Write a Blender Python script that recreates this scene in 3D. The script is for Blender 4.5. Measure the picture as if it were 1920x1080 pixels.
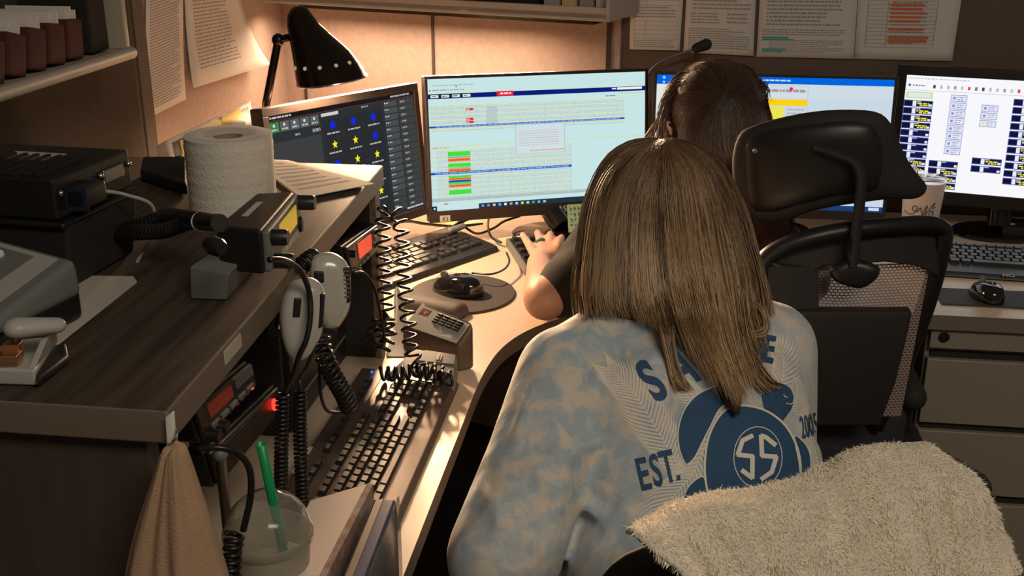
import bpy, bmesh, math, random
from mathutils import Vector, Matrix, Euler
from mathutils.bvhtree import BVHTree
from math import sin, cos, pi, radians, sqrt, atan2
random.seed(7)
for o in list(bpy.data.objects): bpy.data.objects.remove(o)
S = bpy.context.scene
C = S.collection

# ---------------------------------------------------------------- camera, world, light, exposure
CAM = Vector((0, 0, 1.53)); FPX = 2100.0
YAW, PITCH = radians(7.77), radians(20)
FW = Vector((-sin(YAW)*cos(PITCH), cos(YAW)*cos(PITCH), -sin(PITCH)))
RT = Vector((cos(YAW), sin(YAW), 0)); UP = RT.cross(FW)
cd = bpy.data.cameras.new('camera'); cam = bpy.data.objects.new('camera', cd); C.objects.link(cam)
cam.location = CAM; cam.rotation_euler = FW.to_track_quat('-Z', 'Y').to_euler()
cd.sensor_width = 36; cd.lens = FPX/1920*36; cd.clip_start = .05
S.camera = cam
W = bpy.data.worlds.new('world'); S.world = W; W.use_nodes = True
W.node_tree.nodes['Background'].inputs[0].default_value = (1, .80, .62, 1)
W.node_tree.nodes['Background'].inputs[1].default_value = .075
S.view_settings.view_transform = 'Standard'; S.view_settings.look = 'None'
S.view_settings.exposure = 0; S.view_settings.gamma = 1; S.view_settings.use_curve_mapping = False
def area(name, loc, aim, sx, sy, power, col, spread=180):
    l = bpy.data.lights.new(name, 'AREA'); l.shape = 'RECTANGLE'; l.size = sx; l.size_y = sy; l.energy = power; l.color = col
    o = bpy.data.objects.new(name, l); C.objects.link(o); o.location = loc
    o.rotation_euler = (Vector(aim)-Vector(loc)).to_track_quat('-Z', 'Y').to_euler(); l.spread = radians(spread); return o
area('ceiling_light', (.9, -.5, 2.7), (.75, .3, 0), 1.2, .6, 29, (1, .87, .71))

def at(px, py, z=None, Y=None, X=None, d=None):
    v = FW*FPX + RT*(px-960) - UP*(py-540)
    t = (z-CAM.z)/v.z if z is not None else Y/v.y if Y is not None else X/v.x if X is not None else d/FPX
    return CAM + v*t
def onplane(px, py, p0, n):
    v = FW*FPX + RT*(px-960) - UP*(py-540)
    return CAM + v*((Vector(p0)-CAM).dot(n)/v.dot(n))

# ---------------------------------------------------------------- materials
def lin(c):
    return tuple((x/255/12.92 if x/255 <= .04045 else ((x/255+.055)/1.055)**2.4) for x in c)
MATS = {}
def mat(name, col=(.5,.5,.5), rough=.5, metal=0, nscale=0, namt=0, col2=None, bump=0, bscale=200, stretch=None, spec=.5, trans=0, alpha=1, coat=0, attr=None, sheen=0, sub=0, emis=None, estr=0):
    m = bpy.data.materials.new(name); m.use_nodes = True; nt = m.node_tree; b = nt.nodes['Principled BSDF']
    I = b.inputs
    I['Base Color'].default_value = (*col, 1); I['Roughness'].default_value = rough; I['Metallic'].default_value = metal
    I['Specular IOR Level'].default_value = spec; I['Transmission Weight'].default_value = trans; I['Alpha'].default_value = alpha
    I['Coat Weight'].default_value = coat; I['Sheen Weight'].default_value = sheen; I['Subsurface Weight'].default_value = sub
    if sub: I['Subsurface Radius'].default_value = (.02, .008, .004)
    if emis: I['Emission Color'].default_value = (*emis, 1); I['Emission Strength'].default_value = estr
    tc = nt.nodes.new('ShaderNodeTexCoord'); vec = tc.outputs['Object']
    if stretch:
        mp = nt.nodes.new('ShaderNodeMapping'); mp.inputs['Scale'].default_value = stretch; nt.links.new(vec, mp.inputs[0]); vec = mp.outputs[0]
    if attr:
        a = nt.nodes.new('ShaderNodeAttribute'); a.attribute_name = attr; nt.links.new(a.outputs['Color'], I['Base Color'])
    elif nscale:
        n = nt.nodes.new('ShaderNodeTexNoise'); n.inputs['Scale'].default_value = nscale; n.inputs['Detail'].default_value = 4
        nt.links.new(vec, n.inputs['Vector'])
        r = nt.nodes.new('ShaderNodeValToRGB'); c2 = col2 or tuple(x*(1-namt) for x in col)
        r.color_ramp.elements[0].position = .35; r.color_ramp.elements[1].position = .65
        r.color_ramp.elements[0].color = (*c2, 1); r.color_ramp.elements[1].color = (*col, 1)
        nt.links.new(n.outputs['Fac'], r.inputs[0]); nt.links.new(r.outputs[0], I['Base Color'])
    if bump:
        n2 = nt.nodes.new('ShaderNodeTexNoise'); n2.inputs['Scale'].default_value = bscale; nt.links.new(vec, n2.inputs['Vector'])
        bp = nt.nodes.new('ShaderNodeBump'); bp.inputs['Strength'].default_value = bump; bp.inputs['Distance'].default_value = .002
        nt.links.new(n2.outputs['Fac'], bp.inputs['Height']); nt.links.new(bp.outputs[0], I['Normal'])
    MATS[name] = m; return m
def emit(name, attr=True, col=(1,1,1), strength=1):
    m = bpy.data.materials.new(name); m.use_nodes = True; nt = m.node_tree; nt.nodes.clear()
    e = nt.nodes.new('ShaderNodeEmission'); o = nt.nodes.new('ShaderNodeOutputMaterial'); e.inputs[1].default_value = strength
    e.inputs[0].default_value = (*col, 1)
    if attr:
        a = nt.nodes.new('ShaderNodeAttribute'); a.attribute_name = 'Col'; nt.links.new(a.outputs['Color'], e.inputs[0])
    nt.links.new(e.outputs[0], o.inputs[0]); return m

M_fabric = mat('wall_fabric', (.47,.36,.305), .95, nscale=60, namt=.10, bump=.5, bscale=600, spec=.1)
M_fabric_shade = mat('wall_fabric_shaded', (.17,.125,.10), .95, nscale=60, namt=.10, bump=.5, bscale=600, spec=.1)  # same partition fabric, colour darkened for the shade on the right wall
M_fabric_near_shade = mat('wall_fabric_near_shaded', (.085,.074,.062), .95, nscale=60, namt=.10, bump=.5, bscale=600, spec=.1)  # partition fabric with the near left panel's shade put into its colour
M_floor = mat('carpet', (.05,.045,.04), 1, nscale=90, namt=.4, bump=.6, bscale=300)
M_trim = mat('trim_dark', (.06,.045,.035), .6)
M_post = mat('post_mesh', (.13,.105,.09), .7, bump=.8, bscale=900)
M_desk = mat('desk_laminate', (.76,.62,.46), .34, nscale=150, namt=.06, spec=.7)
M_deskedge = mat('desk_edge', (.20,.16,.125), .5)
M_wood = mat('hutch_wood', (.085,.062,.046), .6, spec=.15, nscale=5, col2=(.045,.033,.026), stretch=(14,1,14), bump=.1, bscale=60)
M_woodedge = mat('hutch_edge', (.17,.125,.095), .5)
M_woodpanel = mat('hutch_panel', (.075,.052,.042), .55, nscale=8, namt=.2, stretch=(6,6,1))
M_shelf = mat('shelf_metal', (.44,.40,.35), .45, nscale=30, namt=.05)
M_shelfw = mat('shelf_light', (.50,.44,.34), .5)
M_cab = mat('cabinet_paint', (.30,.255,.20), .5, nscale=300, namt=.06, bump=.1, bscale=500)
M_black = mat('black_plastic', (.012,.011,.011), .4)
M_blackg = mat('black_gloss', (.008,.007,.007), .12, coat=.6)
M_blackm = mat('black_matte', (.018,.016,.015), .75)
M_bezel = mat('bezel', (.022,.016,.013), .35)
M_rubber = mat('cord_rubber', (.012,.011,.010), .35)
M_chrome = mat('chrome', (.7,.65,.6), .2, metal=1)
M_steel = mat('brushed_steel', (.35,.33,.31), .4, metal=1)
M_copper = mat('copper', (.85,.50,.28), .3, metal=1)
M_paper = mat('paper', (.78,.74,.68), .9, nscale=12, namt=.04)
M_paperd = mat('paper_dull', (.50,.46,.40), .9, nscale=12, namt=.06)
M_ink = mat('ink', (.12,.11,.11), .9)
M_inkf = mat('ink_faint', (.36,.33,.32), .9)
M_teal = mat('ink_teal', (.10,.42,.36), .9)
M_red = mat('ink_orange', (.75,.20,.10), .9)
M_roll = mat('roll_tissue', (.80,.75,.66), 1, nscale=25, namt=.03, bump=.7, bscale=260)
M_core = mat('roll_core', (.42,.30,.2), .9)
M_mic = mat('mic_shell', (.50,.48,.42), .24, coat=.7)
M_grey = mat('console_grey', (.16,.17,.16), .5)
M_lgrey = mat('console_light', (.42,.41,.37), .4)
M_keyd = mat('key_black', (.016,.014,.013), .40, spec=1.0, bump=.1)
M_kbody = mat('keyboard_body', (.018,.015,.013), .38)
M_kbrown = mat('keyboard_brown', (.12,.085,.065), .40, metal=.35, spec=.8)
M_pad = mat('gel_pad', (.055,.048,.042), .65)
M_cloth = mat('bag_cloth', (.42,.27,.165), .95, nscale=20, namt=.12, bump=.5, bscale=400)
M_skin = mat('skin', (.72,.42,.30), .5, nscale=30, namt=.06, sub=.15)
M_skinp = mat('nail', (.80,.52,.43), .3)
M_shirt2 = mat('shirt_black', (.016,.013,.012), .9, sheen=.2, bump=.4, bscale=500)
M_jeans = mat('trousers', (.03,.03,.04), .95, bump=.4, bscale=500)
M_lamp = mat('lamp_metal', (.035,.022,.016), .25, metal=.75, coat=.3)
M_lampin = mat('lamp_inside', (.8,.72,.6), .5)
M_bulb = emit('lamp_bulb', False, (1,.62,.33), 25)
M_plastic = mat('clear_plastic', (.95,.93,.88), .05, trans=.93, spec=.8); M_plastic.node_tree.nodes['Principled BSDF'].inputs['IOR'].default_value = 1.22
M_milky = mat('milky_plastic', (.62,.60,.50), .2, trans=.6, spec=.6); M_milky.node_tree.nodes['Principled BSDF'].inputs['IOR'].default_value = 1.1
M_vent = mat('vent_glow', (.8,.75,.7), .5, emis=(1,.75,.55), estr=.15)
M_drink = mat('drink', (.55,.46,.32), .4, nscale=30, col2=(.30,.22,.13))
M_green = mat('straw_green', (.01,.30,.10), .35)
M_fur = mat('fur', (.62,.54,.40), .95, sheen=.2, attr='Col')
M_furb = mat('fur_base', (.72,.65,.52), 1, nscale=20, namt=.2, sheen=.3)
M_hair = mat('hair', (.2,.1,.05), .42, attr='Col', spec=.5)
M_bluebind = mat('binder_blue', (.022,.040,.13), .3, coat=.4)
M_amber = mat('lcd_amber', (.55,.42,.05), .4, emis=lin((205,160,40)), estr=.55)
M_redlcd = mat('lcd_red', (.8,.06,.03), .4, emis=(1,.10,.05), estr=.6)
M_dimred = mat('lcd_dimred', (.22,.03,.02), .4, emis=(1,.09,.03), estr=.035)
M_led = emit('led_red', False, (1,.03,.02), 3)
M_ledb = emit('led_blue', False, (.05,.08,1), 2.5)
M_screen = emit('screen_picture', True, strength=1.0)
M_note = mat('sticky_yellow', (.80,.62,.24), .9)
M_noteg = mat('note_green', (.20,.33,.20), .9)
M_maroon = mat('folder_maroon', (.10,.024,.016), .85, nscale=20, namt=.3)
M_ring = mat('ring_teal', (.02,.14,.11), .4)
M_cup = mat('cup_white', (.80,.64,.54), .4)
M_mesh = None

# ---------------------------------------------------------------- mesh building
MW = {}
class MB:
    def __init__(s): s.v = []; s.f = []; s.mi = []; s.cols = []
    def add(s, vs, fs, mi=0, col=None):
        n = len(s.v); s.v += [Vector(v) for v in vs]
        for f in fs: s.f.append([i+n for i in f]); s.mi.append(mi); s.cols.append(col)
        return s
    def box(s, c, size, R=None, mi=0, col=None, taper=1):
        hx, hy, hz = size[0]/2, size[1]/2, size[2]/2; c = Vector(c)
        vs = []
        for z in (-1, 1):
            t = taper if z > 0 else 1
            for x, y in ((-1,-1),(1,-1),(1,1),(-1,1)):
                p = Vector((x*hx*t, y*hy*t, z*hz)); vs.append(c + (R @ p if R else p))
        return s.add(vs, [(3,2,1,0),(4,5,6,7),(0,1,5,4),(1,2,6,5),(2,3,7,6),(3,0,4,7)], mi, col)
    def tube(s, pts, r, n=8, mi=0, caps=True, col=None, flat=1):
        pts = [Vector(p) for p in pts]; k = len(pts); rs = r if isinstance(r, (list, tuple)) else [r]*k
        t0 = (pts[1]-pts[0]).normalized(); ref = Vector((0,0,1)) if abs(t0.z) < .9 else Vector((1,0,0))
        a = t0.cross(ref).normalized(); base = len(s.v)
        for i, p in enumerate(pts):
            t = (pts[min(i+1,k-1)]-pts[max(i-1,0)]).normalized()
            a = (a - t*a.dot(t)).normalized(); b = t.cross(a)
            for j in range(n):
                w = 2*pi*j/n; s.v.append(p + a*cos(w)*rs[i] + b*sin(w)*rs[i]*flat)
        for i in range(k-1):
            for j in range(n):
                s.f.append([base+i*n+j, base+i*n+(j+1)%n, base+(i+1)*n+(j+1)%n, base+(i+1)*n+j]); s.mi.append(mi); s.cols.append(col)
        if caps:
            s.f.append([base+j for j in range(n)][::-1]); s.mi.append(mi); s.cols.append(col)
            s.f.append([base+(k-1)*n+j for j in range(n)]); s.mi.append(mi); s.cols.append(col)
        return s
    def lathe(s, prof, c=(0,0,0), n=32, mi=0, R=None, sx=1, sy=1, closed=False):
        base = len(s.v); c = Vector(c); k = len(prof)
        for r, z in prof:
            for j in range(n):
                w = 2*pi*j/n; p = Vector((r*cos(w)*sx, r*sin(w)*sy, z)); s.v.append(c + (R @ p if R else p))
        for i in range(k-1 if not closed else k):
            for j in range(n):
                i2 = (i+1) % k
                s.f.append([base+i*n+j, base+i*n+(j+1)%n, base+i2*n+(j+1)%n, base+i2*n+j]); s.mi.append(mi); s.cols.append(None)
        if not closed:
            if prof[0][0] > 1e-6: s.f.append([base+j for j in range(n)][::-1]); s.mi.append(mi); s.cols.append(None)
            if prof[-1][0] > 1e-6: s.f.append([base+(k-1)*n+j for j in range(n)]); s.mi.append(mi); s.cols.append(None)
        return s
    def prism(s, poly, z0, z1, R=None, c=(0,0,0), mi=0, side=None):
        n = len(poly); c = Vector(c)
        vs = [Vector((x, y, z0)) for x, y in poly] + [Vector((x, y, z1)) for x, y in poly]
        vs = [c + (R @ v if R else v) for v in vs]
        s.add(vs, [list(range(n))[::-1], list(range(n, 2*n))], mi)
        m2 = mi if side is None else side
        b = len(s.v)-2*n
        for i in range(n):
            s.f.append([b+i, b+(i+1)%n, b+n+(i+1)%n, b+n+i]); s.mi.append(m2); s.cols.append(None)
        return s
    def loft(s, rings, mi=0, caps=True, closed=True, col=None):
        n = len(rings[0]); b = len(s.v)
        for r in rings: s.v += [Vector(p) for p in r]
        for i in range(len(rings)-1):
            for j in range(n if closed else n-1):
                s.f.append([b+i*n+j, b+i*n+(j+1)%n, b+(i+1)*n+(j+1)%n, b+(i+1)*n+j]); s.mi.append(mi); s.cols.append(col)
        if caps and closed:
            s.f.append([b+j for j in range(n)][::-1]); s.mi.append(mi); s.cols.append(None)
            s.f.append([b+(len(rings)-1)*n+j for j in range(n)]); s.mi.append(mi); s.cols.append(None)
        return s
    def ball(s, c, r, sc=(1,1,1), n=16, R=None, mi=0):
        k = max(6, n//2)
        prof = [(max(1e-7, r*sin(pi*i/k)), -r*cos(pi*i/k)) for i in range(k+1)]
        b = len(s.v); s.lathe(prof, n=n, mi=mi)
        for i in range(b, len(s.v)):
            p = Vector((s.v[i].x*sc[0], s.v[i].y*sc[1], s.v[i].z*sc[2])); s.v[i] = Vector(c) + (R @ p if R else p)
        return s
    def capsule(s, a, b, ra, rb, n=16):
        a = Vector(a); b = Vector(b); L = (b-a).length; prof = []
        for i in range(7): w = pi/2*i/6; prof.append((max(1e-6, ra*sin(w)), -ra*cos(w)))
        for i in range(7): w = pi/2*i/6; prof.append((max(1e-6, rb*cos(w)), L+rb*sin(w)))
        return s.lathe(prof, a, n, R=(b-a).to_track_quat('Z', 'Y').to_matrix())
def rot(rz=0, rx=0, ry=0): return Matrix.Rotation(rz,3,'Z') @ Matrix.Rotation(rx,3,'X') @ Matrix.Rotation(ry,3,'Y')

def obj(name, mb, m, parent=None, smooth=False, bevel=0, bseg=2, world=True, sharp=40, subsurf=0, solid=0):
    me = bpy.data.meshes.new(name)
    inv = MW[parent.name].inverted() if (parent and world) else None
    vs = [inv @ v for v in mb.v] if inv else mb.v
    me.from_pydata([tuple(v) for v in vs], [], mb.f)
    ms = m if isinstance(m, (list, tuple)) else [m]
    for x in ms: me.materials.append(x)
    me.polygons.foreach_set('material_index', mb.mi)
    if any(c is not None for c in mb.cols):
        ca = me.color_attributes.new('Col', 'FLOAT_COLOR', 'CORNER'); arr = []
        for p, c in zip(me.polygons, mb.cols):
            c = c or (.5,.5,.5)
            arr += [c[0], c[1], c[2], 1]*p.loop_total
        ca.data.foreach_set('color', arr)
    me.update()
    if smooth:
        me.polygons.foreach_set('use_smooth', [True]*len(me.polygons))
        if sharp < 180:
            bm = bmesh.new(); bm.from_mesh(me); bm.normal_update()
            for e in bm.edges:
                e.smooth = not (len(e.link_faces) == 2 and e.calc_face_angle(0) > radians(sharp))
            bm.to_mesh(me); bm.free()
    o = bpy.data.objects.new(name, me); C.objects.link(o)
    if parent: o.parent = parent
    MW[o.name] = MW[parent.name].copy() if parent else Matrix.Identity(4)
    if solid:
        k = o.modifiers.new('thick', 'SOLIDIFY'); k.thickness = solid; k.offset = 0
    if bevel:
        b = o.modifiers.new('bevel', 'BEVEL'); b.width = bevel; b.segments = bseg; b.limit_method = 'ANGLE'; b.angle_limit = radians(35)
        me.polygons.foreach_set('use_smooth', [True]*len(me.polygons)); w = o.modifiers.new('wn', 'WEIGHTED_NORMAL'); w.keep_sharp = False
    if subsurf:
        k = o.modifiers.new('sub', 'SUBSURF'); k.levels = subsurf; k.render_levels = subsurf
    return o
def thing(name, label, cat, loc=(0,0,0), rz=0, group=None):
    o = bpy.data.objects.new(name, None); C.objects.link(o); o.location = loc; o.rotation_euler = (0,0,rz); o.empty_display_size = .05
    o['label'] = label; o['category'] = cat
    if group: o['group'] = group
    MW[o.name] = Matrix.Translation(loc) @ Matrix.Rotation(rz, 4, 'Z')
    return o
def tag(o, label, cat, group=None):
    o['label'] = label; o['category'] = cat
    if group: o['group'] = group
    return o
def struct(name, mb, m, **k):
    o = obj(name, mb, m, **k); o['kind'] = 'structure'; return o
def bez(pts, n=8):
    P = [Vector(p) for p in pts]; P = [P[0]*2-P[1]] + P + [P[-1]*2-P[-2]]; out = []
    for i in range(1, len(P)-2):
        for k in range(n):
            t = k/n; a, b, c, d = P[i-1:i+3]
            out.append(.5*((2*b) + (c-a)*t + (2*a-5*b+4*c-d)*t*t + (-a+3*b-3*c+d)*t**3))
    out.append(P[-2]); return out
def coil(mb, pts, R, r, pitch, n=6, seg=9):
    path = bez(pts, 10); L = [0]
    for i in range(1, len(path)): L.append(L[-1]+(path[i]-path[i-1]).length)
    tot = L[-1]; turns = tot/pitch; N = int(turns*seg); out = []
    t0 = (path[1]-path[0]).normalized(); a = t0.orthogonal().normalized(); j = 0
    for i in range(N+1):
        s_ = tot*i/N
        while j < len(L)-2 and L[j+1] < s_: j += 1
        u = (s_-L[j])/max(1e-9, L[j+1]-L[j]); p = path[j].lerp(path[j+1], u); t = (path[j+1]-path[j]).normalized()
        a = (a - t*a.dot(t)).normalized(); b = t.cross(a); w = 2*pi*turns*i/N
        out.append(p + a*cos(w)*R + b*sin(w)*R)
    return mb.tube(out, r, n)
def text_mesh(body, size=1, bold=0):
    cu = bpy.data.curves.new('t', 'FONT'); cu.body = body; cu.size = size; cu.align_x = 'CENTER'; cu.align_y = 'CENTER'; cu.offset = bold
    o = bpy.data.objects.new('t', cu); C.objects.link(o); dg = bpy.context.evaluated_depsgraph_get(); dg.update()
    me = bpy.data.meshes.new_from_object(o.evaluated_get(dg)); vs = [v.co.copy() for v in me.vertices]; fs = [list(p.vertices) for p in me.polygons]
    bpy.data.objects.remove(o); bpy.data.curves.remove(cu); bpy.data.meshes.remove(me); return vs, fs
def pillow(mb, outline, front, back, bend=None, fr=(1,.985,.94,.86,.7,.5,.25), M=None, mi=0, c=None, p=2.2):
    """a closed padded shape from a star-convex outline in (x,z); y is depth"""
    n = len(outline); cx = c[0] if c else sum(q[0] for q in outline)/n; cz = c[1] if c else sum(q[1] for q in outline)/n; rings = []
    def ring(f, y):
        out = []
        for x, z in outline:
            X = cx+(x-cx)*f; Z = cz+(z-cz)*f; q = Vector((X, y + (bend(X, Z) if bend else 0), Z)); out.append(M @ q if M else q)
        return out
    for f in fr[::-1]: rings.append(ring(f, -front*(max(0, 1-f**p))**.5))
    for f in fr[1:]: rings.append(ring(f, back*(max(0, 1-f**p))**.5))
    return mb.loft(rings, mi)
def smooth_outline(pts, n=6):
    P = [Vector((x, y, 0)) for x, y in pts]; k = len(P); out = []
    for i in range(k):
        a, b, c, d = P[(i-1)%k], P[i], P[(i+1)%k], P[(i+2)%k]
        for j in range(n):
            t = j/n; q = .5*((2*b)+(c-a)*t+(2*a-5*b+4*c-d)*t*t+(-a+3*b-3*c+d)*t**3); out.append((q.x, q.y))
    return out
def rrect(w, h, r, n=4, cx=0, cy=0):
    out = []
    for k, (sx, sy) in enumerate(((1,1),(-1,1),(-1,-1),(1,-1))):
        for i in range(n+1):
            a = pi/2*k + pi/2*i/n; out.append((cx+sx*(w/2-r)+r*cos(a), cy+sy*(h/2-r)+r*sin(a)))
    return out
# ================================================================ SETTING
ZD = .74; ZH = 1.08; HX = -.445; HY0 = .862; HY1 = 1.795
m = MB(); m.box((.2, 1.2, -.01), (5, 5.2, .02)); struct('floor', m, M_floor)
WA = Vector((-.144, 2.85, 0)); WC = Vector((-1.1, 3.175, 0)); wd = (WC-WA).normalized(); wn = Vector((wd.y, -wd.x, 0))
if wn.y > 0: wn = -wn            # towards the room
RA = Matrix((( -wd.x, -wn.x, 0), (-wd.y, -wn.y, 0), (0,0,1)))     # columns: along wall (right), into wall, up
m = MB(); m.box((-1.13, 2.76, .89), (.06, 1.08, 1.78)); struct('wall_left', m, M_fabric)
m = MB(); m.box((-1.125, 1.105, .89), (.07, 2.21, 1.78)); struct('wall_left_near', m, M_fabric_near_shade)
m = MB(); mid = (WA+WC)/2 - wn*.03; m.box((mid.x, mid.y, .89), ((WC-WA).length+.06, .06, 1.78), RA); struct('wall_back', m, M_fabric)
m = MB(); m.box((.95, 2.88, .89), (2.2, .06, 1.78)); struct('wall_right', m, M_fabric_shade)
# panel seams
m = MB()
m.box((WA.x, WA.y-.003, .89), (.012, .01, 1.78)); struct('trim_1', m, M_trim)
k = 2
for px in (812, 568):
    p = onplane(px, 80, WA+wn*.002, wn); m = MB(); m.box((p.x, p.y, .89), (.007, .006, 1.78), RA); struct('trim_%d' % k, m, M_trim); k += 1
m = MB(); m.box((-1.096, 2.215, .89), (.012, .014, 1.78)); struct('trim_4', m, M_trim)
m = MB(); m.box((-1.094, 2.247, .89), (.014, .048, 1.78)); struct('trim_5', m, M_post)

# ---- worktop
R_ = smooth_outline([(0,0)],1)
edge = bez([(-.286,.91,0),(-.286,1.2,0),(-.286,1.5,0),(-.284,1.72,0),(-.262,1.86,0),(-.205,1.965,0),(-.11,2.045,0),(.02,2.09,0),(.2,2.108,0),(.5,2.11,0),(1.9,2.11,0)], 5)
poly = [(-1.085,.91)] + [(p.x, p.y) for p in edge] + [(1.9,2.835), (-.15,2.835), (-1.085,3.14)]
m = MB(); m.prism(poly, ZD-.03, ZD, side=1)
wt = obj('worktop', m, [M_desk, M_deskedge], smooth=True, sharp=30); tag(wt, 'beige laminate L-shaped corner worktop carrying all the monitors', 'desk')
wp = obj('support_panel', MB().box((-1.0, 2.0, .35), (.03, .5, .7)), M_woodpanel, wt)
wp = obj('support_panel', MB().box((1.7, 2.5, .35), (.03, .6, .7)), M_woodpanel, wt)

# ---- hutch
h = thing('desk_hutch', 'dark wood radio hutch with an open side standing on the left desk wing', 'shelf unit', (-.77, 1.3, ZD))
m = MB(); m.prism([(-1.085,HY0),(-.432,HY0),(-.463,HY1),(-1.085,HY1)], ZH-.035, ZH, side=1)
obj('top', m, [M_wood, M_woodedge], h, bevel=.003)
obj('end_panel', MB().box((-.775, HY0+.03, .5225), (.62, .025, 1.045)), M_woodpanel, h, bevel=.002)
obj('end_panel', MB().box((-.783, HY1-.022, ZD+.153), (.60, .025, .304)), M_blackm, h, bevel=.002)
obj('edge_strip', MB().box((-.4765, HY1-.020, ZD+.153), (.012, .030, .304)), M_woodedge, h, bevel=.001)
obj('back_panel', MB().box((-1.07, 1.33, ZD+.1525), (.02, .88, .305)), M_woodpanel, h)
obj('inner_shelf', MB().box((-.86, 1.33, ZD+.19), (.40, .88, .015)), M_blackm, h)
t = at(424, 640, X=HX+.0012)
obj('tape_label', MB().box((-.432-.031*(t.y-HY0)/(HY1-HY0), t.y, 1.0675), (.0028, .05, .015), rot(.033)), M_paperd, h)
for (yy) in (1.02, 1.35): obj('hanging_bracket', MB().box((HX-.06, yy, .998), (.02,.02,.094)), M_steel, h)

# ---- left wall shelf with folders
sx0, sx1 = -1.1, -.95; sy0, sy1 = .9, 1.985
zt = at(243, 90, X=sx1).z
sh = thing('wall_shelf', 'beige metal wall shelf on the left partition holding maroon folders', 'shelf', (sx0, 1.5, zt))
y_end = at(243, 80, X=sx1).y
m = MB(); m.box(((sx0+sx1)/2, (y_end+.75)/2, zt-.008), (sx1-sx0, y_end-.75, .016)); obj('shelf_board', m, M_shelfw, sh, bevel=.002)
m = MB(); m.tube([(sx1+.002, .75, zt-.008), (sx1+.002, y_end, zt-.008)], .011, 10); obj('front_lip', m, M_shelf, sh, smooth=True)
m = MB(); m.box(((sx0+sx1)/2, y_end-.006, zt+.16), (sx1-sx0, .014, .32)); obj('side_panel', m, M_shelfw, sh, bevel=.002)
m = MB(); m.box(((sx0+sx1)/2, (y_end+.75)/2, zt+.33), (sx1-sx0, y_end-.75, .016)); obj('top_board', m, M_shelfw, sh)
m = MB(); m.box((sx0+.004, (y_end+.75)/2, zt+.16), (.004, y_end-.75, .32)); obj('back_plate', m, M_blackm, sh)
# dark binder beside the panel and maroon folders leaning
m = MB(); m.box((-1.03, y_end-.075, zt+.14), (.13, .06, .272)); o = obj('box_file', m, M_blackm, bevel=.004)
tag(o, 'black box file at the far end of the wall shelf, right of the maroon folders', 'box file')
names = ['maroon expanding folder nearest the black box file', 'maroon folder second from the black box file', 'maroon folder third from the black box file', 'maroon folder fourth from the black box file', 'maroon folder at the left picture edge, farthest from the black box file']
for i in range(5):
    yb = y_end-.165-.060*i
    f = thing('folder', names[i]+', stuffed with white papers', 'folder', (-1.03, yb, zt), 0, 'maroon folders on the wall shelf')
    R = rot(0, -.10-.05*i); 
    m = MB(); m.box(Vector((-1.025, yb, zt+.0025)) + R @ Vector((0,0,.034)), (.125, .05, .064), R); obj('cover', m, M_maroon, f, bevel=.004)
    for q in (-.016, -.008, .0, .008, .016):
        m = MB(); m.box(Vector((-1.025, yb, zt+.0025)) + R @ Vector((.0, q, .044+.006*cos(q*300+i))), (.112, .0055, .072), R @ rot(0, q*3)); obj('papers', m, M_paper, f)

# ---- back wall shelf (binder bin)
PL = Matrix.Translation(WA)
def wa(a, b, z): return Vector((WA.x, WA.y, 0)) + wd*a + wn*b + Vector((0,0,z))     # a: along towards left, b: out from the wall
b0 = .19
pr_ = onplane(1143, 38, WA+wn*b0, wn); pl_ = onplane(495, 8, WA+wn*b0, wn)
a0 = (pr_-WA).dot(wd); a1 = (pl_-WA).dot(wd); zb = (pr_.z+pl_.z)/2
bs = thing('overhead_shelf', 'long beige metal shelf fixed on the partition above the lamp and middle monitor', 'shelf', tuple(wa((a0+a1)/2, 0, zb)))
def wbox(a, b, z, sa, sb, sz, m=None, mi=0): m = m or MB(); m.box(wa(a, b, z), (sa, sb, sz), RA, mi); return m
obj('shelf_board', wbox((a0+a1)/2, b0/2, zb+.012, a1-a0, b0, .012), M_shelf, bs, bevel=.001)
obj('front_lip', wbox((a0+a1)/2, b0-.004, zb+.016, a1-a0, .008, .032), M_shelf, bs, bevel=.0015)
obj('end_bracket', wbox(a0+.004, b0/2, zb+.12, .01, b0+.006, .24), M_shelf, bs, bevel=.0015)
obj('end_bracket', wbox(a1-.004, b0/2, zb+.12, .01, b0+.006, .24), M_shelf, bs, bevel=.0015)
obj('light_rail', wbox((a0+a1)/2, b0*.45, zb-.008, (a1-a0)*.86, .07, .018), M_blackm, bs)
tl_ = area('shelf_task_light', wa((a0+a1)/2+.10, .15, zb-.022), wa((a0+a1)/2+.10, .15, 0), .72, .05, 5.5, (1, .66, .43), 160)
area('desk_fill_light', wa((a0+a1)/2-.02, b0+.05, zb-.012), (-.24, 1.52, .74), .60, .04, 17, (1, .64, .37), 72)  # extra fill added to brighten the front desk, not a second tube
tl_.rotation_euler = (radians(-3), 0, atan2(-wd.y, -wd.x))
cols = [('white', M_paper), ('grey', M_lgrey), ('cream', M_note), ('white', M_paperd), ('black', M_blackm), ('maroon', M_maroon)]
pos = [a0+.035, a0+.075, a0+.12, a0+.165, a0+.28, a0+.42]; wds = [.03,.035,.035,.04,.16,.10]
lab = ['white book at the right end of the overhead shelf', 'grey book second from the right end of the overhead shelf', 'cream book third from the right end of the overhead shelf', 'dull white book fourth from the right end of the overhead shelf', 'wide black binder on the overhead shelf', 'maroon binder on the overhead shelf left of the black one']
for i in range(6):
    o = obj('book' if i < 4 else 'binder', wbox(pos[i], .085, zb+.019+.11, wds[i], .14, .22), cols[i][1], bevel=.002)
    tag(o, lab[i], 'book' if i < 4 else 'binder')

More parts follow.
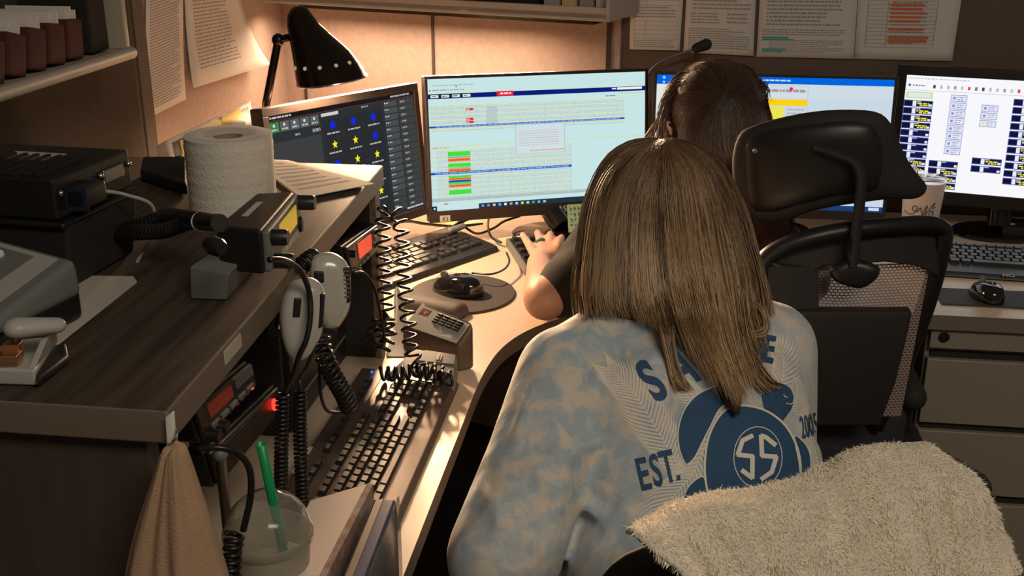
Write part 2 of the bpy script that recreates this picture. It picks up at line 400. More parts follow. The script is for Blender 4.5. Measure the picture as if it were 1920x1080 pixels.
# ---- papers on the walls
def wallsheet(name, label, c4, mtx, off, lines, curl=0, group=None, n=10):
    """c4: four px corners TL TR BR BL on plane; off: plane (point, normal)"""
    P = [onplane(x, y, *off) for x, y in c4]; t = thing(name, label, 'paper', tuple((P[0]+P[1]+P[2]+P[3])/4), 0, group)
    N = Vector(off[1]); m = MB()
    def pt(u, v, e=0):
        p = (P[0]*(1-u)+P[1]*u)*(1-v) + (P[3]*(1-u)+P[2]*u)*v
        return p + N*(e + .0015 + curl*(v**3)*(.3+.7*u))
    rows = [[pt(j/n, i/n) for j in range(n+1)] for i in range(n+1)]
    vs = [p for r in rows for p in r]; fs = []
    for i in range(n):
        for j in range(n): a = i*(n+1)+j; fs.append((a, a+1, a+n+2, a+n+1))
    m.add(vs, fs); obj('sheet', m, mtx, t, smooth=True, solid=.0006)
    for mt in (M_inkf, M_ink, M_teal, M_red):
        sel = [q for q in lines if q[4] is mt]
        if not sel: continue
        m = MB()
        for u0, v0, u1, h_, _ in sel:
            k = 3
            for s_ in range(k):
                ua = u0+(u1-u0)*s_/k; ub = u0+(u1-u0)*(s_+1)/k; b = len(m.v)
                m.add([pt(ua, v0, .001), pt(ub, v0, .001), pt(ub, v0+h_, .001), pt(ua, v0+h_, .001)], [(0,1,2,3)])
        obj('printing' if mt in (M_inkf, M_ink) else 'highlighting', m, mt, t)
    return t
def textlines(u0, u1, v0, v1, n, seed=0, words=True, mt=None, h_=None):
    r = random.Random(seed); out = []
    for i in range(n):
        v = v0+(v1-v0)*i/n; end = u1 - (r.random()*.35*(u1-u0) if r.random() < .35 else r.random()*.03); u = u0
        while u < end:
            w = r.uniform(.015,.06); out.append((u, v, min(u+w, end), h_ or (v1-v0)/n*.38, mt or M_inkf)); u += w+.01
    return out
LWp = (Vector((-1.098,0,0)), Vector((1,0,0))); 
wallsheet('posted_sheet', 'narrow printed sheet hanging leftmost on the partition beside the post', [(272,-40),(342,-60),(340,186),(272,223)], M_paper, LWp, textlines(.1,.9,.02,.96,44,1), curl=.01)
wallsheet('posted_sheet', 'curling printed sheet on the left partition, right of the narrow sheet', [(343,-60),(440,-60),(472,120),(350,165)], M_paper, LWp, textlines(.12,.7,.05,.88,26,2), curl=.05)
RWp = (Vector((0,2.848,0)), Vector((0,-1,0)))
def table(u0,u1,v0,v1,rows,cs,seed=3):
    out = []
    for i in range(rows+1): out.append((u0, v0+(v1-v0)*i/rows, u1, .004, M_inkf))
    for c in cs: 
        for i in range(12): out.append((c, v0+(v1-v0)*i/12, c+.006, (v1-v0)/12, M_inkf))
    return out
wallsheet('posted_sheet', 'white printed sheet with small tables left of the gooseneck microphone tip', [(1184,-60),(1285,-60),(1274,94),(1180,92)], M_paper, RWp, table(.08,.93,.05,.45,6,(.08,.3,.92)) + textlines(.08,.9,.47,.62,4,3) + table(.08,.93,.64,.86,4,(.08,.3,.92)) + textlines(.08,.9,.88,.98,4,4), curl=.006)
wallsheet('posted_sheet', 'white printed sheet directly behind the gooseneck microphone tip', [(1290,-60),(1420,-60),(1412,104),(1281,98)], M_paper, RWp, textlines(.1,.95,.1,.5,9,5) + textlines(.08,.5,.52,.66,4,6) + textlines(.6,.9,.52,.66,3,7)+textlines(.06,.95,.7,.95,9,8), curl=.006)
tl = textlines(.08,.85,.36,.66,7,9)+textlines(.05,.92,.68,.76,3,10)+textlines(.12,.9,.80,.95,7,11)
tl += [(.05,.765,.32,.02,M_teal),(.05,.79,.38,.018,M_teal),(.05,.90,.30,.02,M_teal),(.05,.925,.26,.018,M_teal)]
wallsheet('posted_sheet', 'printed sheet with teal highlighted lines on the right partition', [(1428,-60),(1612,-60),(1600,110),(1418,106)], M_paper, RWp, tl, curl=.004)
r = random.Random(4); tl = table(.1,.78,.35,.86,12,(.1,.3,.78)); tl += textlines(.34,.7,.36,.85,12,12)
for v in (.38,.425,.47,.515,.56,.65,.74,.78): tl.append((.32, v, .32+r.uniform(.3,.42), .028, M_red))
wallsheet('posted_sheet', 'printed table sheet with orange highlighted rows, rightmost on the partition', [(1613,-60),(1812,-60),(1784,114),(1601,110)], M_paper, RWp, tl, curl=.004)

# ---- file cabinet under the right worktop
YF = 2.135
def cz(py, px=1800): return at(px, py, Y=YF).z
x0 = at(1738, 640, Y=YF).x; x1 = x0+.40
fc = thing('file_cabinet', 'grey-beige metal drawer pedestal with a round black lock under the right worktop', 'cabinet', (x0+.2, 2.4, 0))
obj('body', MB().box(((x0+x1)/2, 2.42, .354), (.40, .55, .708)), M_cab, fc, bevel=.003)
zs = [(cz(652), .706, 'top_rail'), (cz(792), cz(672), 'drawer'), (cz(922), cz(806), 'drawer'), (.03, cz(938), 'drawer')]
for z0, z1, nm in zs:
    d = obj(nm, MB().box(((x0+x1)/2, YF, (z0+z1)/2), (.394, .022, z1-z0)), M_cab, fc, bevel=.003)
    if nm == 'drawer': obj('finger_pull', MB().box(((x0+x1)/2, YF+.006, z1+.006), (.38, .01, .012)), M_blackm, d)
p = at(1770, 632, Y=YF-.012)
m = MB(); m.lathe([(0,.0),(.009,.0),(.0105,.001),(.0105,.006),(.007,.0065),(.006,.004),(0,.004)], p+Vector((0,.004,0)), 24, R=rot(0, pi/2)); obj('lock', m, M_black, fc, smooth=True)

# ================================================================ MONITORS
def L(r, g, b): return lin((r, g, b))
class Scr:
    def __init__(s): s.m = MB(); s.k = 0
    def r(s, u0, v0, u1, v1, c, layer=1): s.p([(u0,v0),(u1,v0),(u1,v1),(u0,v1)], c, layer)
    def p(s, pts, c, layer=1):
        s.m.add([(s.w*(u-.5), -.0002*layer, s.h*(.5-v)) for u, v in pts], [list(range(len(pts)))[::-1]], 0, c)
    def star(s, u, v, r, c, layer=3, n=5):
        s.p([(u+r*(1 if i % 2 == 0 else .42)*sin(pi*i/n)*s.h/s.w, v-r*(1 if i % 2 == 0 else .42)*cos(pi*i/n)) for i in range(2*n)], c, layer)
    def dot(s, u, v, r, c, layer=3):
        s.p([(u+r*sin(2*pi*i/10)*s.h/s.w, v-r*cos(2*pi*i/10)) for i in range(10)], c, layer)
    def words(s, u0, u1, v, h_, c, seed=0, layer=3, wmin=.008, wmax=.03):
        r = random.Random(seed); u = u0
        while u < u1:
            w = r.uniform(wmin, wmax); s.r(u, v, min(u+w, u1), v+h_, c, layer); u += w + .004
def monitor(label, pose, w, h_, bez_, bot, draw, stand, extras=None):
    x, y, z, yaw, tilt, roll_ = pose
    t = thing('monitor', label, 'monitor', (stand[0], stand[1], ZD))
    M = Matrix.Translation((x,y,z)) @ (Matrix.Rotation(yaw,4,'Z') @ Matrix.Rotation(tilt,4,'X') @ Matrix.Rotation(roll_,4,'Y'))
    def tr(mb): mb.v = [M @ v for v in mb.v]; return mb
    H = h_+bez_+bot; zc = (bez_-bot)/2
    m = MB()
    m.prism([(-(w/2+bez_), -h_/2-bot), (w/2+bez_, -h_/2-bot), (w/2+bez_, h_/2+bez_), (-(w/2+bez_), h_/2+bez_)], -.001, -.028, R=rot(0, pi/2)); 
    # prism extrudes along local z -> rotate so that it runs into y
    hs = obj('housing', tr(m), M_bezel, t, bevel=.003)
    m = MB(); fr = MB()
    for (cx, cz_, sx, sz) in ((0, h_/2+bez_/2, w+2*bez_, bez_), (0, -h_/2-bot/2, w+2*bez_, bot), (-w/2-bez_/2, 0, bez_, h_), (w/2+bez_/2, 0, bez_, h_)):
        fr.box((cx, -.001, cz_), (sx, .008, sz))
    obj('bezel', tr(fr), M_bezel, t, bevel=.0012)
    s = Scr(); s.w = w; s.h = h_; draw(s)
    for v in s.m.v: v.y += -.0012
    obj('screen', tr(s.m), M_screen, t)
    # back bulge, neck and foot
    m = MB(); m.prism(rrect(w*.5, h_*.5, .03), -.028, -.055, R=rot(0, pi/2)); obj('rear_cover', tr(m), M_black, t, bevel=.004)
    a = M @ Vector((0, .05, -.02)); f = Vector((stand[0], stand[1], ZD+.022))
    m = MB(); m.tube([a, Vector((a.x, a.y, f.z+.08)).lerp(f, .3), f], [.02,.024,.03], 12); obj('stand_neck', m, M_blackg, t, smooth=True)
    m = MB(); m.lathe([(0,0),(stand[2],0),(stand[2],.004),(stand[2]-.006,.009),(.03,.014),(0,.014)], (stand[0], stand[1], ZD+.0005), 48, sx=1, sy=.72); obj('stand_base', m, M_blackg, t, smooth=True)
    if extras: extras(t, tr)
    return t
# --- screen 1: dark dispatch panel
def draw1(s):
    s.r(0,0,1,1,L(46,49,52),0); s.r(0,0,1,.035,L(26,26,28)); s.words(.01,.14,.010,.014,L(190,190,190),1,2); s.words(.82,.97,.010,.014,L(170,170,170),2,2)
    s.r(0,.035,1,.040,L(110,50,40),2)
    for i in range(5):
        s.r(.004+.062*i,.05,.06+.062*i,.125, L(60,130,70) if i == 0 else L(92,95,96), 2); s.dot(.03+.062*i,.075,.012,L(220,220,220)); s.words(.014+.062*i,.05+.062*i,.10,.012,L(190,190,190),i)
    s.r(.325,.05,.44,.075,L(205,205,200),2); s.words(.60,.65,.05,.012,L(150,150,150),9)
    s.words(.15,.18,.16,.014,L(160,160,160),11); s.words(.26,.31,.15,.025,L(150,150,150),13)
    s.r(.0,.20,.31,1,L(60,62,64),2)
    icons = {(0,0):'b',(0,1):'b',(0,2):'b',(1,0):'s',(1,1):'s',(1,2):'b',(2,0):'b',(2,1):'s',(2,2):'s',(3,0):'b',(3,1):'s',(3,2):'r',(4,0):'s',(4,1):'b',(4,2):'s'}
    for i in range(6):
        for j in range(3):
            u0 = .325+.142*j; v0 = .10+.152*i; s.r(u0,v0,u0+.136,v0+.144,L(42,44,47),2)
            k = icons.get((i,j)); c = {'b':L(20,40,235),'s':L(250,235,40),'r':L(225,40,50)}.get(k)
            if k == 's': s.star(u0+.068, v0+.05, .036, c, 4)
            elif k: s.dot(u0+.068, v0+.05, .03, c, 4)
            if k == 'r': s.p([(u0+.055,v0+.045),(u0+.068,v0+.0),(u0+.081,v0+.045)], c, 4)
            if k: s.words(u0+.025, u0+.11, v0+.105, .012, L(180,180,180), i*3+j, 4)
    for i in range(17):
        v0 = .05+.054*i; s.r(.765,v0,.865,v0+.045,L(74,77,78) if i < 14 else L(62,66,66),2); s.dot(.772,v0+.012,.006,L(230,230,230)); s.words(.78,.80,v0+.008,.01,L(170,170,170),i)
        s.r(.875,v0,.995,v0+.047,L(64,65,66),2); s.words(.89,.925,v0+.015,.014,L(150,150,148),i+40)
    s.words(.86,.99,.965,.014,L(200,200,200),77)
def mext(txt, size, x, z, col):
    def f(t, tr):
        vs, fs = text_mesh(txt, size, .0006); m = MB(); m.add([(v.x+x, -.0056, v.y+z) for v in vs], fs); obj('maker_lettering', tr(m), col, t)
    return f
p1 = (-.66, 2.295, .951, 1.165, -.125, .045)
monitor('black monitor on the left showing a dark screen of blue and yellow icons', p1, .48, .27, .017, .02, draw1, (-.70, 2.30, .085))
# --- screen 2
def draw2(s):
    s.r(0,0,1,1,L(200,229,230),0)
    s.words(.02,.20,.045,.008,L(170,190,195),1,1); s.words(.02,.16,.08,.008,L(150,170,175),2,1); s.dot(.125,.06,.006,L(220,40,60)); s.dot(.01,.085,.006,L(200,50,60))
    s.r(0,.10,1,.104,L(220,225,170),1)
    s.r(0,.112,1,.148,L(14,28,120),1)
    for i in range(4): s.r(.008+.047*i,.116,.05+.047*i,.144,L(30,30,50),2); s.r(.012+.047*i,.120,.046+.047*i,.140,L(225,240,225),3); s.words(.016+.047*i,.036+.047*i,.127,.006,L(60,60,60),i,4)
    s.r(.305,.108,.38,.146,L(230,40,60),3); s.words(.32,.37,.12,.012,L(250,220,225),3,4)
    s.r(.865,.116,.985,.134,L(235,245,240),3); s.words(.84,.86,.12,.01,L(230,240,255),5,3)
    s.words(.81,.86,.175,.008,L(140,150,160),8,2); s.words(.88,.99,.16,.008,L(205,215,120),9,2)
    for i in range(11):
        v = .20+.018*i; s.r(.0,v,.90,v+.0035,L(222,226,140) if i % 2 == 0 else L(178,198,200),2)
        s.words(.01,.90,v+.007,.006,L(186,200,200) if i % 3 else L(205,205,165),i+20,2,.004,.04)
    for u in (.06,.10,.15,.21,.30,.42,.52,.60,.66,.75,.82): s.r(u,.20,u+.0012,.38,L(184,204,206),2)
    s.r(.255,.22,.305,.37,L(185,200,205),2)
    for v in (.225,.30,.322): s.r(.165,v,.198,v+.018,L(232,40,55),4); s.words(.168,.18,v+.006,.007,L(250,210,215),int(v*100),5)
    s.r(0,.352,.90,.366,L(20,85,190),4); s.words(.03,.88,.356,.006,L(150,190,240),33,5)
    s.r(.385,.37,.615,.60,L(170,196,205),4); s.r(.388,.374,.612,.596,L(206,224,228),5)
    for i in range(7): s.words(.40,.585,.42+.018*i,.006,L(190,190,195) if i%2 else L(222,190,190),50+i,6)
    s.words(.45,.61,.57,.01,L(225,170,150),61,6)
    s.r(0,.505,.38,.510,L(215,220,140),2); s.r(.62,.50,1,.505,L(215,220,140),2); s.words(.01,.09,.515,.008,L(200,180,140),62,2)
    for i in range(22):
        v = .535+.0175*i; s.r(.0,v,.645,v+.003,L(222,226,150) if i % 2 == 0 else L(180,200,202),2)
        s.words(.03,.645,v+.006,.006,L(188,202,200) if i % 3 else L(210,208,165),i+80,2,.004,.035)
    for u in (.03,.05,.08,.18,.22,.26,.32,.36,.42,.47,.53,.58,.645): s.r(u,.54,u+.0012,.92,L(180,202,204),2)
    G = L(70,225,60); O = L(250,125,40); B = L(20,95,205)
    for v, c, h_ in ((.55,G,.036),(.602,O,.024),(.64,G,.03),(.683,O,.02),(.735,G,.016),(.752,O,.016),(.77,B,.016),(.787,G,.014),(.802,O,.022),(.845,G,.035),(.588,L(180,180,180),.012),(.672,L(190,185,180),.010)):
        s.r(.078,v,.178,v+h_,c,4)
        if c != G: s.words(.085,.172,v+h_*.35,h_*.3,tuple(x*.55 for x in c),int(v*1000),5)
    s.r(0,.703,.645,.721,L(20,85,190),5); s.words(.02,.63,.708,.007,L(150,190,240),34,6,.01,.04)
    s.r(0,.925,.79,.930,L(168,186,190),2); s.r(.0,.905,1,.925,L(176,190,194),2); s.r(.055,.943,.07,.955,L(240,110,90),3); s.r(.02,.945,.05,.948,L(225,200,90),3)
    s.r(.21,.962,1,1,L(34,52,66),3); s.r(0,.962,.022,1,L(34,52,66),3); s.r(.007,.974,.015,.988,L(220,230,235),4)
    for i, c in enumerate([(130,150,160),(140,150,160),(225,200,150),(120,170,235),(220,235,240),(225,150,140),(170,215,255),(235,205,60),(160,220,150),(90,150,130),(90,190,240),(190,200,210)]): s.r(.222+.026*i,.972,.234+.026*i,.990,L(*c),4)
p2 = (-.2808, 2.5413, .964, .449, -.1224, .0158)
def ext2(t, tr):
    mext('ASUS', .02, .062, -.1635, M_lgrey)(t, tr)
    m = MB(); m.box((-.235, -.006, -.1655), (.024, .001, .014)); st = obj('badge_sticker', tr(m), M_paperd, t)
    m = MB(); m.tube([(-.2415,-.0068,-.1655),(-.235,-.0068,-.161)],.0008,4); m.tube([(-.2415,-.0068,-.1655),(-.235,-.0068,-.170)],.0008,4); m.tube([(-.231,-.0068,-.1615),(-.2295,-.0068,-.1655),(-.231,-.0068,-.1695)],.0008,4); obj('badge_mark', tr(m), M_ink, st)
monitor('middle black monitor showing a pale tabular screen with green and orange cells', p2, .527, .2964, .007, .026, draw2, (-.225, 2.53, .12), ext2)
# --- screen 3
def draw3(s):
    s.r(0,0,1,1,L(200,216,228),0); s.r(0,0,1,.05,L(0,100,220),1); s.r(0,.048,.07,.07,L(0,100,220),1); s.words(.39,.57,.018,.012,L(190,220,250),1,2); s.dot(.03,.02,.012,L(150,200,250)); s.dot(.03,.055,.01,L(150,200,250))
    s.r(0,.07,.46,1,L(240,238,90),1); s.r(0,.07,.06,1,L(225,230,225),2); s.r(.46,.07,.65,.16,L(208,218,226),2)
    s.r(.06,.09,.65,.15,L(212,222,228),3); s.words(.46,.64,.09,.02,L(170,150,160),2,4); s.dot(.575,.085,.014,L(240,30,90),5)
    s.r(.06,.165,.65,.21,L(252,210,10),4); s.r(.555,.22,.65,1,L(205,212,220),3); s.r(.46,.22,.55,1,L(238,230,80),3)
    for i in range(26): s.words(.565,.635,.235+.028*i,.01,L(165,175,190),i,4); s.words(.07,.5,.24+.028*i,.008,L(215,205,90),i+30,4)
    s.r(.645,.06,.648,1,L(185,200,212),4); s.r(.65,.05,1,.16,L(206,218,228),2)
    s.r(0,.962,1,1,L(28,60,120),6)
    for i in range(14): s.r(.06+.03*i,.972,.075+.03*i,.99,L(180,200,230),7)
    s.r(.94,.968,.985,.992,L(200,220,245),7)
p3 = (.2448, 2.596, .9609, -.0226, -.1, -.0025)
monitor('black monitor with a blue title bar and yellow block behind the dark-haired woman', p3, .527, .30, .008, .022, draw3, (.25, 2.63, .11))
# --- screen 4
class Half:
    # the program window: same drawing calls, narrower columns
    def __init__(q, s): q.s = s
    def r(q, u0, v0, u1, v1, c, layer=1): q.s.r(u0*.58, v0, u1*.58, v1, c, layer)
    def dot(q, u, v, r, c, layer=3): q.s.dot(u*.58, v, r*.7, c, layer)
    def words(q, u0, u1, v, h_, c, seed=0, layer=3, wmin=.008, wmax=.03): q.s.words(u0*.58, u1*.58, v, h_, c, seed, layer, wmin*.6, wmax*.6)
def draw4(s0):
    s0.r(0,0,1,1,L(248,248,252),0); s = Half(s0)
    s.words(.01,.5,.02,.01,L(200,200,205),1,2); s.dot(.03,.085,.018,L(70,110,200)); s.words(.055,.16,.08,.012,L(130,140,160),3,2)
    for i in range(26): s.r(.22+.055*i,.075,.24+.055*i,.105,L(*[(60,70,80),(190,190,195),(185,190,195),(150,160,170),(200,200,200),(235,70,80),(70,150,80)][i % 7]),2)
    s.r(0,.125,1.7,.13,L(205,205,210),1); s.r(.01,.14,.225,.20,L(195,225,175),1); s.r(.03,.15,.21,.19,L(225,235,225),2)
    dk = L(18,20,62); bl = L(90,100,160)
    def btn(u, v, w, yel, sd):
        s.r(u,v,u+w,v+.058,bl,2); s.r(u+.005,v+.006,u+.07,v+.052,dk,3); s.r(u+.072,v+.006,u+.10,v+.052,L(235,238,245),3); s.r(u+.104,v+.006,u+w-.004,v+.052,L(22,24,70),3)
        s.r(u+.104,v+.006,u+.14,v+.016,L(170,180,210),4)
        if yel: s.words(u+.11,u+w-.03,v+.022,.011,L(245,235,40),sd,5,.01,.04); s.words(u+.13,u+w-.02,v+.038,.011,L(235,225,60),sd+5,5,.01,.03)
        s.r(u+w-.03,v+.03,u+w-.006,v+.050,L(225,228,238),5)
    for i in range(10): btn(.0,.215+.0645*i,.235,i < 4 or i > 7,i)
    for i in range(6): btn(.26,.215+.0645*(8+i) if i < 4 else 2,.235,i != 0,i+40)
    for i in range(11): btn(.86,.155+.068*i,.235,True,i+60)
    for i in range(2): btn(.60,.68+.068*i,.235,i == 0,i+80)
    def ob(u, v, yel=False):
        s.r(u,v,u+.13,v+.058,L(125,135,200),2); s.r(u+.004,v+.005,u+.126,v+.053,L(228,230,244),3); s.dot(u+.03,v+.029,.018,L(245,235,60) if yel else L(140,150,205),4); s.words(u+.055,u+.11,v+.016,.008,L(160,165,195),int(v*99),4); s.words(u+.055,u+.10,v+.036,.008,L(160,165,195),int(v*99)+3,4)
    for i in range(8): ob(.37,.15+.066*i)
    for i in range(3): ob(.62,.22+.066*i, i == 2)
def ext4(t, tr): pass
p4 = (.7829, 2.6503, .9747, -.2526, -.0972, -.0063)
monitor('far right black monitor showing a white screen with dark button columns', p4, .47, .264, .022, .03, draw4, (.80, 2.68, .11), ext4)
# ================================================================ DESK AND HUTCH OBJECTS
def quad_slab(mb, tops, zb, inset=0, mi=0, side=None):
    """tops: four world points; sides drop to zb"""
    c = sum((Vector(p) for p in tops), Vector())/4
    bot = [Vector((p.x+(c.x-p.x)*inset, p.y+(c.y-p.y)*inset, zb)) for p in tops]
    b = len(mb.v); mb.add(list(tops)+bot, [], mi)
    nrm = (tops[1]-tops[0]).cross(tops[2]-tops[0]).z
    fs = [(0,1,2,3),(7,6,5,4),(0,4,5,1),(1,5,6,2),(2,6,7,3),(3,7,4,0)]
    if nrm < 0: fs = [f[::-1] for f in fs]
    for i, f in enumerate(fs): mb.f.append([q+b for q in f]); mb.mi.append(mi if i == 0 or side is None else side); mb.cols.append(None)
    return mb
def bil(P, u, v, e=0, N=None):
    p = (P[0]*(1-u)+P[1]*u)*(1-v) + (P[3]*(1-u)+P[2]*u)*v
    return p + (N*e if N else Vector())
def patch(mb, P, u0, v0, u1, v1, e, N, thick=.001, mi=0):
    """raised rectangle on the quad P"""
    a = [bil(P, u, v, e+thick, N) for u, v in ((u0,v0),(u1,v0),(u1,v1),(u0,v1))]; b = [bil(P, u, v, e-.001, N) for u, v in ((u0,v0),(u1,v0),(u1,v1),(u0,v1))]
    fl = (a[1]-a[0]).cross(a[2]-a[0]).dot(N) > 0
    fs = [(0,1,2,3),(7,6,5,4),(0,4,5,1),(1,5,6,2),(2,6,7,3),(3,7,4,0)]
    return mb.add(a+b, fs if fl else [f[::-1] for f in fs], mi)
def nrm4(P, toward):
    n = (P[1]-P[0]).cross(P[3]-P[0]).normalized(); return n if n.dot(Vector(toward)) > 0 else -n

# ---- lamp
def lamp():
    edges = [(12,553,570),(16,545,577),(28,538,585),(46,537,598),(64,541,616),(82,545,636),(100,548,655),(118,551,669),(136,554,681),(150,557,687)]
    rings = []; D0 = 2.25
    for i, (y, xl, xr) in enumerate(edges):
        f = i/(len(edges)-1); sl = -.137*f
        a = at(xl, y+ (xr-xl)/2*.137*f, d=D0); b = at(xr, y-(xr-xl)/2*.137*f, d=D0); c = (a+b)/2; ax = (b-a)/2; r_ = ax.length
        side = (at(622,100,d=1)-CAM).normalized()+UP*.13; side = (side - ax*(side.dot(ax)/ax.length_squared)).normalized(); 
        rings.append([c + ax*cos(2*pi*j/40) + side*r_*sin(2*pi*j/40) for j in range(40)])
    j0 = at(522, 75, d=D0+.01); foot = Vector((j0.x-.085, j0.y+.045, ZD))
    t = thing('desk_lamp', 'glossy dark bell-shaped desk lamp with a ball joint arm behind the left monitor', 'lamp', tuple(foot))
    m = MB(); m.loft(rings, caps=False); m.add(rings[0], [list(range(40))[::-1]])
    inner = [[p + ((sum(r, Vector())/40)-p)*.05 for p in r] for r in rings]
    shade = obj('lamp_shade', m, M_lamp, t, smooth=True, sharp=80)
    m = MB(); m.loft([r[::-1] for r in inner], caps=False); obj('reflector', m, M_lampin, shade, smooth=True)
    m = MB(); m.tube([p for p in rings[-1]]+[rings[-1][0]], .0022, 6); obj('rim', m, M_chrome, shade, smooth=True)
    cr = sum(rings[-3], Vector())/40
    for k in range(5):
        w = radians(-150+30*k+ 0); rr = rings[-3]
        ang = pi+ (k+1)*pi/6.2
        # camera-facing side has sin<0
        p = cr + (rr[0]-cr)*cos(ang) + (rr[10]-cr)*sin(ang)
        m = MB(); m.ball(p, .0042, (1,1,1), 10); obj('vent_hole', m, M_vent, shade, smooth=True)
    bc = sum(rings[3], Vector())/40; 
    m = MB(); m.ball(bc, .018, (1,1,1.2), 16); obj('bulb', m, M_bulb, t, smooth=True)
    l = bpy.data.lights.new('lamp_light', 'POINT'); l.energy = 26; l.color = (1, .63, .38); l.shadow_soft_size = .03
    o = bpy.data.objects.new('lamp_light', l); C.objects.link(o); o.location = sum(rings[-3], Vector())/40; 
    m = MB(); m.ball(j0, .0135, n=16); obj('joint', m, M_lamp, t, smooth=True)
    m = MB(); m.tube([j0, at(543, 70, d=D0)], .008, 12); obj('neck', m, M_lamp, t, smooth=True)
    e0 = at(499, 195, d=D0+.02)
    m = MB(); m.tube([j0, e0, foot+Vector((0,0,.01))], .0085, 12); obj('arm', m, M_lamp, t, smooth=True)
    m = MB(); m.lathe([(0,0),(.06,0),(.06,.008),(.05,.016),(.02,.022),(0,.022)], foot, 40); obj('base', m, M_lamp, t, smooth=True)
lamp()
# ---- gooseneck microphone
tip = at(1312, 88, d=2.70); b_ = Vector((-.085, 2.76, ZD))
t = thing('gooseneck_microphone', 'slim gooseneck microphone rising from behind the middle monitor, dark foam tip', 'microphone', tuple(b_))
m = MB(); m.tube(bez([b_+Vector((0,0,.02)), Vector((-.08,2.765,.95)), at(1210,150,d=2.74), at(1235,118,d=2.73), at(1285,98,d=2.71), tip], 8), .004, 10); obj('neck', m, M_steel, t, smooth=True)
m = MB(); d_ = (tip-at(1285,98,d=2.71)).normalized(); m.capsule(tip-d_*.008, tip+d_*.016, .012, .014); obj('foam_tip', m, M_blackm, t, smooth=True)
m = MB(); m.box(b_+Vector((0,0,.012)), (.09,.09,.023)); obj('base', m, M_black, t, bevel=.004)

# ---- keyboards
KEY = {}
def key_mesh(w, d, mt):
    k = (round(w,4), round(d,4), mt.name)
    if k not in KEY:
        m = MB(); h_ = .0075
        v = [(-w/2,-d/2,0),(w/2,-d/2,0),(w/2,d/2,0),(-w/2,d/2,0),(-w/2+.0015,-d/2+.001,h_),(w/2-.0015,-d/2+.001,h_),(w/2-.0015,d/2-.003,h_+.0008),(-w/2+.0015,d/2-.003,h_+.0008)]
        m.add(v, [(4,5,6,7),(0,1,5,4),(1,2,6,5),(2,3,7,6),(3,0,4,7)])
        me = bpy.data.meshes.new('key'); me.from_pydata([tuple(q) for q in m.v], [], m.f); me.materials.append(mt); KEY[k] = me
    return KEY[k]
def keyboard(label, loc, rz, w=.45, d=.155, rest=.03, body=M_kbody, kmat=M_keyd, topm=None, media=False, extra=None, tilt=.06, Ud=.0182):
    t = thing('keyboard', label, 'keyboard', loc, rz)
    d0 = -d/2-rest; d1 = d/2 + (.036 if media else .006)
    prof = [(d0,.004),(d0+.006,.012),(d0+rest+.002,.016),(d1-.004,.016+tilt*(d1-d0)*.9),(d1,.012+tilt*(d1-d0)*.6),(d1,.001),(d0,.001)]
    rings = [[(x*w/2, y, z) for y, z in prof][::-1] for x in (-1,-.985,.985,1)]
    rings[0] = [(-w/2, y*.97, z*.9+.0003) for y, z in prof][::-1]; rings[3] = [(w/2, y*.97, z*.9+.0003) for y, z in prof][::-1]
    m = MB(); m.loft(rings); obj('body', m, body, t, world=False, bevel=.002)
    U = .0182; th = atan2(tilt*(d1-d0)*.9, d1-d0-rest)
    def k(cx, row, wu=1, hu=1):
        x = cx; y = -d/2 + .012*Ud/U + row*Ud + (hu-1)*Ud/2; z = .0155 + (y-(d0+rest))*math.tan(th)
        o = bpy.data.objects.new('key', key_mesh(U*wu-.0022, Ud*hu-.0022, kmat)); C.objects.link(o); o.parent = t; o.location = (x, y, z); o.rotation_euler = (th,0,0)
    X0 = -w/2+.012
    for row, ws in ((0,[1.25,1.25,1.25,6.25,1.25,1.25,1.25,1.25]),(1,[2.25]+[1]*10+[2.75]),(2,[1.75]+[1]*11+[2.25]),(3,[1.5]+[1]*12+[1.5]),(4,[1]*13+[2]),):
        x = X0
        for u in ws: k(x+U*u/2, row, u); x += U*u
    x = X0
    for i in range(13): k(x+U/2, 5.35, 1); x += U*(1.5 if i == 0 else 1.33 if i in (4, 8) else 1.0) + (0.0009)
    nx = X0+15.35*U
    for i in range(3): k(nx+U*(i+.5), 0); k(nx+U*(i+.5), 3); k(nx+U*(i+.5), 4)
    k(nx+U*1.5, 1)
    px = nx+3.35*U
    k(px+U, 0, 2); k(px+U*2.5, 0); k(px+U*3.5, .0, 1, 2)
    for r_ in (1,2,3): 
        for i in range(3): k(px+U*(i+.5), r_)
    k(px+U*3.5, 2, 1, 2)
    for i in range(4): k(px+U*(i+.5), 4)
    if media:
        for i in range(17): 
            if i in (5, 11): continue
            k(X0+U*(i*1.28+.6), 7.35, 1.1, .9 )
    if topm:
        y = -d/2+.012+6.25*Ud; z = .0165+(y-(d0+rest))*math.tan(th)
        m = MB(); m.box((0, y, z), (w-.012, .009, .002), rot(0, th)); obj('accent_strip', m, topm, t, world=False)
    if extra: extra(t)
    return t
def ex1(t):
    m = MB(); m.box((.205, .062, .0262), (.0035,.0035,.002)); obj('indicator_light', m, M_ledb, t, world=False)
    m = MB(); m.box((-.10, .083, .0268), (.075,.007,.001), rot(0,.06)); obj('label_tape', m, M_paperd, t, world=False)
keyboard('long black multimedia keyboard lying along the left desk wing below the hanging microphones', (-.396, 1.440, ZD+.0005), pi/2, .450, .102, .030, Ud=.0138, body=M_kbrown, topm=M_kbrown, media=True, extra=ex1)
fa = at(738, 548, z=ZD); fb = at(946, 474, z=ZD); dv = (fb-fa).normalized(); yw = atan2(dv.y, dv.x); nv = Vector((-dv.y, dv.x, 0))
c_ = fb - dv*.225 + nv*.105
keyboard('dark keyboard turned at an angle in front of the left monitor', (c_.x, c_.y, ZD+.0005), yw, .45, .128, .026, tilt=.09)
fc_ = at(1757, 522, z=ZD)
